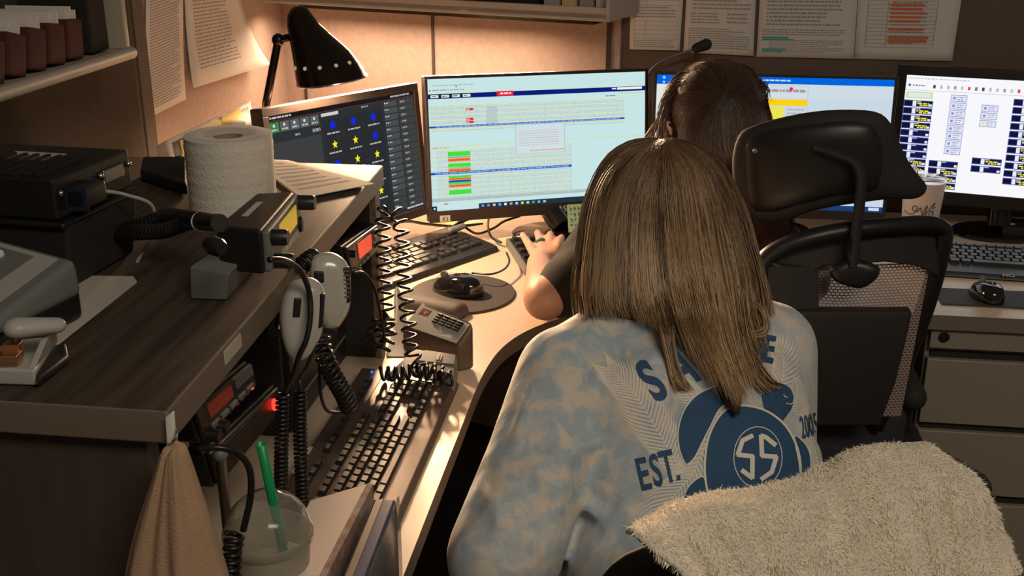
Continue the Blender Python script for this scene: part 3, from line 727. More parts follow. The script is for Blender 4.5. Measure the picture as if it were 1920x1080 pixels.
def ex3(t):
    vs, fs = text_mesh('MO', .016, .0006); m = MB(); m.add([(v.x-.085, -.113+v.y*.75, .0145+v.y*.3) for v in vs], fs); obj('lettering', m, M_lgrey, t, world=False)
keyboard('black keyboard on the right worktop in front of the far right monitor', (fc_.x+.235, fc_.y+.10, ZD+.0005), radians(-5), .46, .128, .045, extra=ex3)

# ---- numeric keypad under the hand
ka = at(948, 462, z=ZD); kb = at(985, 520, z=ZD); dv = (ka-kb).normalized(); rt = Vector((dv.y, -dv.x, 0)); L_ = (ka-kb).length
t = thing('numeric_keypad', 'small black numeric keypad with a grey rim under the resting left hand', 'keypad', tuple((ka+kb)/2+rt*.048), atan2(rt.y, rt.x))
m = MB(); m.prism(rrect(.096, L_, .006), .0, .020); obj('body', m, M_grey, t, world=False, bevel=.003)
m = MB(); m.prism(rrect(.082, L_-.022, .004), .0195, .0215); obj('key_bed', m, M_black, t, world=False)
for i in range(4):
    for j in range(5):
        o = bpy.data.objects.new('key', key_mesh(.0165, .0155, M_keyd)); C.objects.link(o); o.parent = t; o.location = (-.03+.02*i, -L_/2+.024+j*(L_-.048)/4, .0205)

# ---- mice
def mouse(label, loc, rz, L_=.115, W_=.062, H_=.036, mt=None):
    t = thing('computer_mouse', label, 'mouse', loc, rz)
    rings = []; n = 28
    for i in range(9):
        f = i/8; z = H_*sin(f*pi/2)*.98; s_ = cos(f*pi/2)**.55 if f < 1 else .02
        rings.append([(W_/2*s_*cos(2*pi*j/n)*(1-.08*sin(2*pi*j/n)), L_/2*s_*sin(2*pi*j/n)-.010*f, z*(1-.18*max(0,sin(2*pi*j/n)))) for j in range(n)])
    m = MB(); m.loft([[Vector(p) for p in r] for r in rings]); obj('shell', m, mt or M_blackg, t, smooth=True, sharp=180, world=False)
    m = MB(); m.lathe([(.0,-.003),(.008,-.003),(.009,0),(.008,.003),(0,.003)], (0, L_*.27, H_*.76), 18, R=rot(0,0,pi/2)); obj('wheel', m, M_grey, t, smooth=True, world=False)
    m = MB(); m.tube([(0,L_*.47,H_*.40),(0,L_*.36,H_*.72),(0,L_*.15,H_*.92),(0,0,H_*1.0)], .0006, 5); obj('button_seam', m, M_grey, t, world=False)
    return t
pc = at(852, 562, z=ZD)
pad = thing('mouse_pad', 'dark round mouse pad with a padded gel wrist rest on the left desk wing', 'mouse pad', tuple(pc), radians(-20))
m = MB(); m.lathe([(0,0),(.112,0),(.114,.002),(.112,.005),(0,.005)], (.0,.03,0), 48, sx=.95, sy=1.0); obj('pad', m, M_pad, pad, smooth=True, world=False)
m = MB(); m.capsule((-.062,-.075,.009), (.052,-.075,.009), .019, .019, 18); 
for v in m.v: v.z = max(.0005, v.z); v.y = -.075+(v.y+.075)*1.35
obj('wrist_rest', m, M_pad, pad, smooth=True, sharp=180, world=False)
mc = at(858, 547, z=ZD+.006)
mouse('large black glossy mouse on the round pad with gel wrist rest', (mc.x, mc.y, ZD+.0062), radians(66), .118, .068, .040)
mc = at(1848, 560, z=ZD); 
m = MB(); pA = [at(x, y, z=ZD) for x, y in ((1748,542),(1990,552),(2010,585),(1765,572))]
o = obj('mouse_mat', quad_slab(MB(), [p+Vector((0,0,.004)) for p in pA], ZD+.0005), M_pad, bevel=.001); tag(o, 'thin patterned mouse mat on the right worktop edge under the small mouse', 'mouse mat')
mouse('small black mouse on the flat mat at the right worktop edge', (mc.x, mc.y, ZD+.0045), radians(8), .10, .06, .034)

# ---- keypad unit and desk console
K = [at(791,566,z=.825), at(889,606,z=.825), at(858,648,z=.79), at(752,612,z=.79)]
t = thing('keypad_unit', 'putty keypad box with a small red digit display beside the round mouse pad', 'keypad', tuple((K[0]+K[2])/2*1), 0)
t.location.z = ZD; MW[t.name] = Matrix.Translation(t.location)
obj('body', quad_slab(MB(), K, ZD+.0005, .0, side=0), M_kbrown, t, bevel=.006)
N = nrm4(K, (0,0,1))
fp = obj('face_plate', patch(MB(), K, .04,.05,.96,.95, 0, N, .002), M_lgrey, t, bevel=.001)
m = MB(); patch(m, K, .12,.18,.28,.42, .002, N, .001); dsp = obj('display', m, M_black, t)
m = MB(); patch(m, K, .20,.27,.215,.36, .003, N, .0004); patch(m, K, .225,.27,.25,.285, .003, N, .0004); obj('digit', m, M_led, dsp)
for i in range(4):
    for j in range(4):
        obj('key', patch(MB(), K, .42+.125*i,.17+.10*j,.51+.125*i,.24+.10*j, .002, N, .005), M_black, t, bevel=.001)
for u in (.13,.18,.23): obj('indicator', patch(MB(), K, u,.48,u+.015,.50,.002,N,.0004), M_dimred, t)
obj('label_strip', patch(MB(), K, .10,.72,.86,.86,.002,N,.0003), M_paper, t)
m = MB()
for i in range(12): patch(m, K, .14+.05*i,.77,.14+.05*i+.03,.80,.0024,N,.0002)
obj('label_print', m, M_inkf, t)
obj('slot', patch(MB(), K, .10,.06,.95,.10,.002,N,.0004), M_black, t)
B = [at(775,652,z=.785), at(858,665,z=.785), at(852,716,z=.765), at(718,708,z=.765)]
t = thing('desk_console', 'grey slanted desk console with handset cradle behind the long keyboard', 'telephone', (B[0].x, B[0].y-.03, ZD))
obj('body', quad_slab(MB(), B, ZD+.0005), M_grey, t, bevel=.005)
N = nrm4(B, (0,0,1))
d_ = obj('status_strip', patch(MB(), B, .3,.05,.97,.42,0,N,.003), M_grey, t, bevel=.001)
obj('slider', patch(MB(), B, .62,.15,.66,.34,.003,N,.002), M_paper, d_); obj('slider', patch(MB(), B, .69,.15,.71,.34,.003,N,.002), M_paper, d_)
c0 = at(735, 660, z=.80)
m = MB(); m.add([at(722,690,z=ZD+.002), at(790,690,z=ZD+.002), at(800,640,z=ZD+.002), at(742,560,z=ZD+.002)], [])
P = [at(735,560,Y=1.97), at(752,575,Y=1.97), at(800,690,Y=1.84), at(722,700,Y=1.84)]
m = MB(); m.loft([[at(741,532,d=2.10), at(750,540,d=2.10), at(748,560,d=2.10), at(738,556,d=2.10)], [at(742,590,d=2.05), at(764,600,d=2.05), at(765,640,d=2.05), at(738,640,d=2.05)], [at(730,640,d=2.0), at(800,660,d=2.0), at(800,700,d=1.98), at(722,700,d=1.98)]]); [setattr(v, 'z', max(v.z, ZD+.001)) for v in m.v]; obj('cradle', m, M_grey, t, bevel=.004)

# ---- paper roll on the hutch
bc = Vector((-.618, 1.515, ZH)); rr = .0625
zt_ = at(433, 252, Y=1.515).z
t = thing('paper_roll', 'fat white tissue paper roll standing on the dark wood hutch', 'paper roll', tuple(bc))
prof = []; H_ = zt_-ZH
for i in range(25): z = .001+(H_-.001)*i/24; prof.append((rr*(1+.006*sin(i*1.9)+.004*sin(i*.7)), z))
prof = [(.021,.001)] + prof + [(rr-.004, H_+.0015), (.030, H_-.0005), (.021, H_-.002)]
m = MB(); m.lathe(prof, bc, 64, closed=True); obj('tissue', m, M_roll, t, smooth=True, sharp=60)
m = MB(); m.lathe([(.0205,.002),(.0205,H_-.003),(.0185,H_-.003),(.0185,.002)], bc, 40, closed=True); obj('core', m, M_core, t, smooth=True, sharp=60)
# papers behind it
def sheet(label, px, z, mt=M_paperd, name='paper_sheet', thick=.0012, prints=None, cat='paper'):
    P = [at(x, y, z=z) for x, y in px]; o = obj(name, quad_slab(MB(), P, z-thick), mt); tag(o, label, cat)
    if prints:
        m = MB()
        for u0, v0, u1, h_, _ in prints: patch(m, P, u0, v0, u1, v0+h_, 0, Vector((0,0,1)), .0003)
        obj('printing', m, M_inkf, o)
    return o
sheet('topmost printed paper sheet beside the tissue roll on the hutch', [(470,300),(528,301),(702,344),(566,371)], ZH+.0042, M_paperd, prints=textlines(.1,.9,.1,.9,8,3))
sheet('lower paper sheet peeking from under the printed one on the hutch', [(462,298),(540,300),(690,340),(560,368)], ZH+.002, M_paper)
sheet('plain beige sheet lying on the hutch under the grey console', [(85,515),(250,518),(257,528),(108,648),(20,610)], ZH+.0016, M_paperd)

# ---- sticky-note board behind the roll
P = [at(312,262,d=2.02), at(470,188,d=2.26), at(486,262,d=2.24), at(330,345,d=2.0)]
N = nrm4(P, -FW)
t = thing('note_board', 'white-framed tilted board covered in yellow sticky notes behind the tissue roll', 'board', (P[3].x, P[3].y, ZD))
R_b = [p - N*.03 for p in P]
m = MB(); m.add(P+R_b, [(0,1,2,3)[::-1],(4,5,6,7),(0,1,5,4),(1,2,6,5),(2,3,7,6),(3,0,4,7)]); obj('frame', m, M_cup, t, bevel=.004)
obj('panel', patch(MB(), P, .05,.12,.95,.95,0,N,.001), M_black, t)
for i, (u, v, a, c) in enumerate(((.12,.15,.2,M_note),(.28,.1,.18,M_paper),(.42,.12,.2,M_note),(.60,.06,.24,M_note),(.70,.3,.16,M_paper),(.1,.45,.22,M_note),(.34,.42,.2,M_note))):
    obj('sticky_note', patch(MB(), P, u,v,u+a,v+.42,.001,N,.001+.0006*i), c, t)
m = MB(); m.tube([(P[2]+P[3])/2-N*.02, Vector((P[3].x+.05, P[3].y+.1, ZD+.015))], .014, 10); obj('foot', m, M_black, t)
P = [at(268,292,z=1.11), at(350,292,z=1.11), at(350,345,z=1.10), at(262,318,z=1.10)]
o = obj('power_adapter', quad_slab(MB(), P, ZH+.001), M_blackm, bevel=.004); tag(o, 'low black box at the back left corner of the hutch beside the roll', 'box')

# ---- black tray with two-way radio, left
rn, rf = at(118,420,z=1.165), at(262,351,z=1.165)
dv = (rf-rn); nl = Vector((-dv.y, dv.x, 0)).normalized()
if nl.x > 0: nl = -nl
P = [rn+dv*.04, rf-dv*.03, rf-dv*.03+nl*.19, rn+dv*.04+nl*.19]
t = thing('storage_tray', 'deep black plastic tray on the hutch carrying a black radio unit', 'tray', tuple((P[0]+P[2])/2))
t.location.z = ZH; MW[t.name] = Matrix.Translation(t.location)
obj('tub', quad_slab(MB(), [p-Vector((0,0,.003)) for p in P], ZH+.001, .10), M_blackm, t, bevel=.006)
P2 = [rn-dv*.0, rf+dv*.02, rf+nl*.20+dv*.02, rn+nl*.20]
obj('rim', quad_slab(MB(), P2, 1.157), M_black, t, bevel=.003)
P = [rn+dv*.02+nl*.008, rf-dv*.02+nl*.008, rf-dv*.02+nl*.18, rn+dv*.02+nl*.18]; P = [Vector((p.x,p.y,1.214)) for p in P]
t = thing('mobile_radio', 'black radio unit with rear connectors resting in the black tray', 'radio', (P[0].x,P[0].y,1.166))
obj('chassis', quad_slab(MB(), P, 1.167), M_black, t, bevel=.003)
N = (-nl); FP = [P[0], P[1], Vector((P[1].x,P[1].y,1.167)), Vector((P[0].x,P[0].y,1.167))]
c = obj('connector_plug', patch(MB(), FP, .12,.28,.40,.82,0,N,.026), M_bezel, t, bevel=.004)
obj('cable_tie', patch(MB(), FP, .12,.26,.135,.84,.001,N,.0265), mat('tie_blue', (.012,.018,.05), .5), c)
obj('serial_port', patch(MB(), FP, .60,.25,.88,.62,0,N,.004), M_steel, t, bevel=.002)
for u in (.05,.56,.95): 
    m = MB(); m.ball(bil(FP,u,.35,.003,N), .004, n=10); obj('screw', m, M_chrome, t, smooth=True)
for i in range(9): obj('cooling_fin', quad_slab(MB(), [P[3].lerp(P[0],.12+.09*i)+dv*.03+Vector((0,0,.004)), P[2].lerp(P[1],.12+.09*i)-dv*.35+Vector((0,0,.004)), P[2].lerp(P[1],.15+.09*i)-dv*.35+Vector((0,0,.004)), P[3].lerp(P[0],.15+.09*i)+dv*.03+Vector((0,0,.004))], 1.213), M_black, t)
obj('paper_label', patch(MB(), P, .52,.35,.75,.75,0,Vector((0,0,1)),.0006), M_paperd, t)
m = MB(); q = bil(FP,.42,.6,.02,N); m.tube(bez([q, q+dv*.14+N*.012-Vector((0,0,.01)), q+dv*.3+N*.03-Vector((0,0,.03)), q+dv*.36+N*.02-Vector((0,0,.07)), q+dv*.30-Vector((0,0,.105))],8), .0022, 8); obj('signal_cable', m, M_lgrey, t, smooth=True)

# ---- grey console at the left picture edge
P = [at(-150,405,z=1.155), at(143,484,z=1.150), at(-18,606,z=1.125), at(-330,500,z=1.13)]
t = thing('base_console', 'grey slanted radio base console at the left picture edge on the hutch', 'console', ((P[0].x+P[2].x)/2,(P[0].y+P[2].y)/2,ZH))
N = nrm4(P, (0,0,1))
obj('body', quad_slab(MB(), [p-Vector((0,0,.022)) for p in P], ZH+.002, -.0), M_black, t, bevel=.006)
obj('cover', quad_slab(MB(), P, 1.108, -.02), M_grey, t, bevel=.009)
pl = obj('face_plate', patch(MB(), P, .05,.08,.93,.90,0,N,.0012), M_lgrey, t)
obj('button_field', patch(MB(), P, .08,.14,.82,.84,.001,N,.0012), M_grey, t)
for i, (u, v) in enumerate(((.62,.22),(.50,.22),(.62,.42),(.50,.42),(.38,.25))): obj('button', patch(MB(), P, u,v,u+.07,v+.09,.002,N,.006), M_paper if i in (0,3) else M_black, t, bevel=.0015)

# ---- grey stapling tool, lower left
t = thing('hole_punch', 'grey metal desk punch with copper blocks at the left picture edge', 'hole punch', (at(40,700,z=ZH).x, at(40,700,z=ZH).y+.03, ZH))
P = [at(x,y,z=ZH+.018) for x, y in ((-70,645),(105,628),(64,694),(-60,690))]
obj('base', quad_slab(MB(), P, ZH+.001), M_lgrey, t, bevel=.003)
P2 = [at(x,y,z=ZH+.012) for x, y in ((60,655),(124,640),(128,664),(66,712))]
obj('foot', quad_slab(MB(), P2, ZH+.001), M_black, t, bevel=.004)
a, b2, c2 = at(108,640,z=ZH+.018), at(66,690,z=ZH+.018), at(104,600,z=ZH+.055)
n_ = Vector((1,0,0))
m = MB(); tri = [a, b2, c2, c2+Vector((-.01,.006,0))]; m.add([p for p in (a,b2,c2)]+[p+Vector((-.006,.0,0)) for p in (a,b2,c2)], [(0,1,2),(5,4,3),(0,3,4,1),(1,4,5,2),(2,5,3,0)]); obj('side_bracket', m, M_lgrey, t)
m = MB(); ha, hb = at(14,612,z=ZH+.058), at(104,612,z=ZH+.050); m.capsule(ha+Vector((.01,0,0)), hb, .013, .010, 18); 
for v in m.v: v.z = ZH+.054+(v.z-ZH-.054)*.75
obj('handle', m, M_lgrey, t, smooth=True, sharp=180)
pp = at(30,632,z=ZH+.04); m = MB(); m.tube([pp+Vector((0,0,.015)), pp-Vector((0,0,.02))], .0045, 12); obj('plunger', m, M_steel, t, smooth=True)
for k, (x, y, z, s_) in enumerate(((24,652,ZH+.030,.017),(18,672,ZH+.024,.020),)):
    q = at(x,y,z=z); obj('copper_block', MB().box(q, (s_,s_*.8,.011), rot(.2)), M_copper, t, bevel=.001)

# ---- control head on wedge bracket
zt_ = 1.08+.083
P = [at(404,424,z=zt_), at(480,362,z=zt_), at(552,358,z=zt_), at(489,432,z=zt_)]   # near-left, far-left, far-right(front), near-right(front)
t = thing('radio_control_head', 'black radio control head with a yellow display on a wedge bracket at the hutch edge', 'radio', ((P[0].x+P[2].x)/2, (P[0].y+P[2].y)/2, ZH))
zb_ = zt_-.053
fdir = (P[2]-P[3]).normalized(); out = Vector((fdir.y, -fdir.x, 0))
if out.x < 0: out = -out
obj('housing', quad_slab(MB(), P, zb_), M_black, t, bevel=.004)
FP = [Vector((P[3].x,P[3].y,zt_)), Vector((P[2].x,P[2].y,zt_)), Vector((P[2].x,P[2].y,zb_)), Vector((P[3].x,P[3].y,zb_))]
FP = [p + out*.006 for p in FP]
fpo = obj('front_panel', patch(MB(), FP, .02,.04,.98,.96,-.006,out,.008), M_grey, t, bevel=.003)
obj('display', patch(MB(), FP, .30,.16,.80,.62,.002,out,.0012), M_amber, t)
obj('display_frame', patch(MB(), FP, .26,.10,.84,.70,.001,out,.0008), M_black, t)
for i in range(5): obj('button', patch(MB(), FP, .28+.11*i,.76,.36+.11*i,.90,.002,out,.002), M_lgrey, t)
Q = out.to_track_quat('Z','Y').to_matrix()
for nm, u, v, r_, L2 in (('knob',.93,.22,.0095,.022),('knob',.10,.25,.0095,.020),('connector',.12,.80,.009,.024),('knob',.90,.72,.010,.006)):
    m = MB(); m.lathe([(0,0),(r_,0),(r_,L2*.85),(r_*.85,L2),(0,L2)], bil(FP,u,v,0,out), 20, R=Q); obj(nm, m, M_black, t, smooth=True)
obj('top_label', patch(MB(), P, .30,.30,.70,.45,0,Vector((0,0,1)),.0005), M_paperd, t)
WP = [at(355,500,z=ZH+.035), at(400,470,z=ZH+.048), at(470,470,z=ZH+.046), at(428,515,z=ZH+.035)]
Wb = [at(357,561,z=ZH+.001), at(395,470,z=ZH+.001), at(500,480,z=ZH+.001), at(425,563,z=ZH+.001)]
m = MB(); m.add(WP+Wb, [(3,2,1,0),(4,5,6,7),(0,1,5,4),(1,2,6,5),(2,3,7,6),(3,0,4,7)]); bmx = obj('wedge_bracket', m, M_grey, t, bevel=.002)
m = MB(); kq = at(404,462,d=1.16); m.lathe([(0,-.012),(.008,-.012),(.010,-.004),(.010,.006),(.007,.012),(0,.012)], kq, 16, R=rot(-.6,0,pi/2)); obj('side_knob', m, M_black, t, smooth=True)

# loom hoses from the radio to the control head
def loom(label, px, r_=.0085):
    pts = bez([at(*p[:2], d=p[2]) for p in px], 10); rs = [r_*(1+.10*(i % 2)) for i in range(len(pts)*3)]
    dense = []
    for i in range(len(pts)-1):
        for k in range(3): dense.append(pts[i].lerp(pts[i+1], k/3))
    m = MB(); m.tube(dense, [r_*(1+.16*((i//2) % 2)) for i in range(len(dense))], 12); o = obj('loom_hose', m, M_rubber, smooth=True, sharp=180); tag(o, label, 'hose')
loom('upper corrugated cable hose running across the hutch top', [(215,432,1.42),(260,425,1.38),(310,406,1.36),(345,408,1.33),(395,416,1.24)])
loom('lower corrugated cable hose running across the hutch top', [(205,440,1.40),(260,436,1.36),(310,432,1.34),(350,417,1.32),(378,415,1.27)])
m = MB(); q = at(377,416,d=1.275); m.lathe([(.0095,-.002),(.0115,-.002),(.0115,.002),(.0095,.002)], q, 20, R=(at(400,418,d=1.22)-q).to_track_quat('Z','Y').to_matrix(), closed=True); o = obj('cable_tie', m, M_paper, smooth=True); tag(o, 'white cable tie binding the two corrugated hoses', 'cable tie')
m = MB(); m.tube([at(378,416,d=1.27), at(412,418,d=1.21)], .010, 12); o = obj('hose_sleeve', m, M_black, smooth=True); tag(o, 'short black sleeve joining the corrugated hoses to the control head', 'sleeve')
# ================================================================ HUTCH INTERIOR, MICROPHONES, CORDS
t = thing('radio_rack', 'black equipment cabinet filling the dark hutch interior behind the hanging microphones', 'equipment rack', (-.78,1.6,ZD))
obj('case', MB().box((-.79, 1.60, ZD+.1505), (.50, .30, .299)), M_blackm, t, bevel=.003)
obj('front_plate', MB().box((-.535, 1.60, ZD+.15), (.012, .29, .28)), M_black, t, bevel=.002)
for z in (.05,.12,.19,.25): obj('rack_seam', MB().box((-.5285, 1.60, ZD+z), (.002, .27, .004)), M_grey, t)
p = at(668, 700, z=ZD+.03); obj('latch_plate', MB().box((-.524, 1.47, ZD+.04), (.006, .024, .05)), M_steel, t, bevel=.001)
def radio(label, P4, depth, lcd, disp, name='two_way_radio', extra=None):
    """P4: front face TL,TR,BR,BL"""
    out = nrm4(P4, (1,-.3,0)); t = thing(name, label, 'radio', tuple((P4[2]+P4[3])/2-out*depth/2))
    B = [p-out*depth for p in P4]; m = MB(); m.add(P4+B, [(0,1,2,3),(7,6,5,4),(0,4,5,1),(1,5,6,2),(2,6,7,3),(3,7,4,0)])
    bm_ = obj('chassis', m, M_black, t, bevel=.003)
    obj('front_panel', patch(MB(), P4, .02,.04,.98,.96,0,out,.007), M_bezel, t, bevel=.003)
    u0,v0,u1,v1 = disp
    obj('display_frame', patch(MB(), P4, u0-.03,v0-.06,u1+.03,v1+.08,.006,out,.0015), M_black, t, bevel=.001)
    obj('display', patch(MB(), P4, u0,v0,u1,v1,.0075,out,.0008), lcd, t)
    if extra: extra(t, P4, out)
    return t
# far radio with the bright red display
P4 = [at(640,462,X=-.475), at(702,418,X=-.475), at(703,470,X=-.475), at(652,520,X=-.475)]
def exA(t, P, N):
    for i in range(3): obj('button', patch(MB(), P, .84,.12+.24*i,.93,.28+.24*i,.007,N,.0025), M_grey, t, bevel=.0008)
    m = MB(); m.lathe([(0,0),(.006,0),(.006,.010),(0,.010)], bil(P,.08,.3,.006,N), 16, R=N.to_track_quat('Z','Y').to_matrix()); obj('knob', m, M_black, t, smooth=True)
    m = MB(); m.lathe([(0,0),(.005,0),(.005,.012),(0,.012)], bil(P,.10,.85,.006,N), 16, R=N.to_track_quat('Z','Y').to_matrix()); obj('socket', m, M_steel, t, smooth=True)
    for i in range(4): obj('small_button', patch(MB(), P, .25+.13*i,.82,.33+.13*i,.90,.007,N,.002), M_grey, t)
radio('two-way radio with a bright red lit display at the far end under the hutch top', P4, .16, M_redlcd, (.30,.16,.72,.66), extra=exA)
# near radio
P4 = [at(352,768,X=-.468), at(463,676,X=-.468), at(474,722,X=-.468), at(374,832,X=-.468)]
def exB(t, P, N):
    for i in range(9): obj('speaker_slat', patch(MB(), P, .64,.06+.045*i,.96,.075+.045*i,.006,N,.002), M_grey, t)
    for i in range(5): obj('button', patch(MB(), P, .14+.16*i,.66,.26+.16*i,.80,.007,N,.003), M_grey, t, bevel=.0008)
    for i in range(4): obj('red_indicator', patch(MB(), P, .56+.10*i,.84,.59+.10*i,.88,.008,N,.001), M_led if i == 3 else M_dimred, t)
    for u in (.08,.22):
        m = MB(); m.lathe([(0,0),(.008,0),(.007,.014),(0,.014)], bil(P,u,.88,.005,N), 18, R=N.to_track_quat('Z','Y').to_matrix()); obj('knob', m, M_black, t, smooth=True)
radio('two-way radio with a dim orange display near the cloth bag under the hutch top', P4, .14, M_dimred, (.16,.12,.56,.52), extra=exB)
P4 = [at(380,850,X=-.49), at(515,720,X=-.49), at(520,770,X=-.49), at(400,915,X=-.49)]
def exC(t, P, N):
    m = MB(); m.ball(bil(P,.86,.42,.010,N), .0055, (1,1,1.6), 12); obj('power_light', m, M_led, t, smooth=True)
radio('lower black radio unit with a glowing red power light under the hutch', P4, .14, M_black, (.2,.2,.6,.6), name='radio_base_unit', extra=exC)
# support rod
a, b = at(413,852,X=-.462), at(428,985,X=-.462)
m = MB(); m.tube([a, Vector((a.x,a.y,ZD+.001))], .006, 10); t = obj('support_rod', m, M_steel, smooth=True); tag(t, 'vertical grey metal rod left of the drink cup under the near radio', 'rod')
m = MB(); m.ball(a, .0085, n=12); obj('rod_cap', m, M_grey, t, smooth=True, world=False)

def hand_mic(label, outline, p0, n, button, grill, th=.017):
    p0 = Vector(p0); n = Vector(n).normalized(); ux = Vector((-n.y, n.x, 0)).normalized(); 
    if ux.dot(RT) < 0: ux = -ux
    uz = n.cross(ux); 
    if uz.z < 0: uz = -uz
    M = Matrix.Translation(p0) @ Matrix((( ux.x, -n.x, uz.x, 0), (ux.y, -n.y, uz.y, 0), (ux.z, -n.z, uz.z, 0), (0,0,0,1)))
    def loc(px, py):
        q = onplane(px, py, p0, n)-p0; return (q.dot(ux), q.dot(uz))
    t = thing('hand_microphone', label, 'microphone', tuple(p0), 0, 'hand microphones clipped to the hutch edge')
    ol = smooth_outline([loc(*p) for p in outline], 3)
    m = MB(); pillow(m, ol, th, th*.9, M=M, p=6, fr=(1,.995,.97,.92,.8,.6,.3)); sh_ = obj('shell', m, M_mic, t, smooth=True, sharp=180)
    def plate(nm, quad, mt, e, par=t, bev=.0015, thk=.002):
        q = [loc(*p) for p in quad]; m = MB(); v = [M @ Vector((x, -th*e-thk, z)) for x, z in q]+[M @ Vector((x, -th*e+.004, z)) for x, z in q]
        m.add(v, [(0,1,2,3),(7,6,5,4),(0,4,5,1),(1,5,6,2),(2,6,7,3),(3,7,4,0)]); return obj(nm, m, mt, par, bevel=bev)
    plate('belt_clip_plate', button, M_black, .99)
    if grill: 
        g = plate('side_grip', grill, M_black, .80)
    return t, M, loc, plate
# mic A, front
A = [(562,523),(580,520),(598,528),(609,548),(608,590),(603,625),(590,650),(578,668),(562,676),(545,672),(534,655),(527,630),(524,600),(526,570),(533,545),(545,530)]
hand_mic('putty hand microphone in front, with a cord looping over it, hanging on the hutch edge', A, at(568,600,d=1.30), (.35,-.9,0.12), [(550,552),(564,552),(561,588),(547,588)], [(598,546),(608,545),(604,606),(593,612)], .018)
Bm = [(586,482),(604,474),(625,474),(645,486),(655,505),(658,540),(656,572),(650,590),(640,605),(632,614),(612,618),(600,600),(592,570),(582,530),(579,500)]
tB, MBm, locB, plB = hand_mic('grey hand microphone with a slotted grill behind the front putty one', Bm, at(618,545,d=1.42), (.35,-.9,0.12), [(587,503),(605,503),(606,524),(588,524)], [(640,498),(654,496),(656,560),(647,565)], .019)
for i in range(7): plB('grill_slot', [(641,502+8*i),(653,501+8*i),(653,504+8*i),(641,505+8*i)], M_steel, .82, bev=0, thk=.003)
plB('end_cap', [(603,606),(632,612),(630,622),(606,620)], M_black, .6)
m = MB(); q = at(527,562,d=1.36); m.lathe([(0,-.01),(.010,-.01),(.012,0),(.008,.012),(.004,.018),(0,.018)], q, 18, R=rot(0,0.4,pi/2)); m.tube([q, at(529,590,d=1.35), at(522,612,d=1.36)], .005, 8)
o = obj('hanging_clip', m, M_chrome, smooth=True); tag(o, 'shiny metal clip on the hutch edge behind the front hand microphone', 'clip')

def cord(label, pts, r_=.0026, name='microphone_cord'):
    m = MB(); m.tube(bez([at(p[0],p[1],d=p[2]) for p in pts], 8), r_, 8); o = obj(name, m, M_rubber, smooth=True, sharp=180); tag(o, label, 'cord'); return o
def coiled(label, pts, R, r_, pitch, lead=None):
    t = thing('coiled_cord', label, 'cord', tuple(at(pts[0][0],pts[0][1],d=pts[0][2])))
    m = MB(); coil(m, [at(p[0],p[1],d=p[2]) for p in pts], R, r_, pitch); obj('coil', m, M_rubber, t, smooth=True, sharp=180)
    if lead:
        m = MB(); m.tube(bez([at(p[0],p[1],d=p[2]) for p in lead], 8), r_*1.1, 8); obj('lead', m, M_rubber, t, smooth=True, sharp=180)
cord('straight black cord looping from the control head down over the front hand microphone', [(505,487,1.17),(528,487,1.19),(548,495,1.22),(566,512,1.24),(579,545,1.262),(582,590,1.265),(575,635,1.265),(562,665,1.27),(551,700,1.285),(533,738,1.30)], .0034)
coiled('tight coiled cord hanging straight, the left one of two above the drink cup', [(530,738,1.30),(529,790,1.30),(527,850,1.30),(527,925,1.31)], .0065, .0024, .0052)
coiled('tight coiled cord hanging straight, the right one of two, behind the notebook', [(563,734,1.33),(562,800,1.33),(565,880,1.33),(568,965,1.34)], .0068, .0024, .0052, [(590,650,1.37),(575,690,1.35),(562,712,1.33),(563,736,1.33)])
coiled('thick coiled cord falling from the grey slotted microphone to the long keyboard', [(600,628,1.42),(607,665,1.42),(625,705,1.44),(642,735,1.47),(656,765,1.50)], .0105, .0028, .0098)
coiled('small coil bunched on the hutch edge behind the slotted microphone', [(556,508,1.40),(566,498,1.40),(578,488,1.41),(588,482,1.42)], .0100, .0024, .0075)
coiled('loose coiled cord hanging from the far hutch corner, left strand', [(722,392,1.86),(718,420,1.86),(720,480,1.86),(722,540,1.86),(726,590,1.86),(716,625,1.85),(702,648,1.85)], .0118, .0026, .019)
coiled('loose coiled cord hanging from the far hutch corner, right strand', [(722,400,1.85),(742,397,1.85),(752,430,1.84),(756,490,1.84),(760,550,1.84),(766,610,1.83),(772,660,1.83),(790,692,1.83)], .0118, .0026, .019)
coiled('loose coiled cord lying in a loop across the desk console', [(712,700,1.82),(750,700,1.82),(790,692,1.82),(825,698,1.82),(842,712,1.81),(815,704,1.80),(785,694,1.80)], .0105, .0029, .0125)
coiled('knot of coiled cord bunched beside the far hutch corner', [(700,640,1.84),(708,610,1.85),(722,600,1.85),(730,630,1.85),(716,660,1.84)], .011, .0028, .013)
cord('thin black wire drooping from the red radio socket into the hutch', [(662,512,1.60),(682,512,1.62),(700,535,1.66),(712,580,1.70),(722,640,1.74)], .0022, 'radio_wire')
cord('black wire curving behind the thick coiled cord', [(600,680,1.46),(600,730,1.46),(612,768,1.48),(640,775,1.50)], .0024, 'radio_wire')
cord('black wire curving down from the near radio beside the drink cup', [(372,842,1.06),(410,839,1.06),(446,850,1.07),(468,880,1.08),(470,930,1.09),(456,995,1.10)], .0034, 'radio_wire')
coiled('short thick coil at the left side of the drink cup', [(440,1000,1.12),(436,1030,1.12),(432,1075,1.12),(430,1120,1.12)], .0080, .0028, .0075)
cord('grey cable draped from the middle monitor across the dark keyboard', [(845,430,2.62),(872,412,2.63),(905,402,2.66),(940,400,2.70)], .0055, 'monitor_cable')
cord('black cable arching from the middle monitor to the desk behind the dark keyboard', [(870,425,2.60),(895,438,2.60),(925,428,2.62),(945,415,2.66),(975,405,2.70)], .003, 'monitor_cable')
cord('black cable looping beside the stand of the middle monitor', [(918,400,2.68),(915,425,2.62),(922,445,2.58),(940,455,2.56)], .0028, 'monitor_cable')
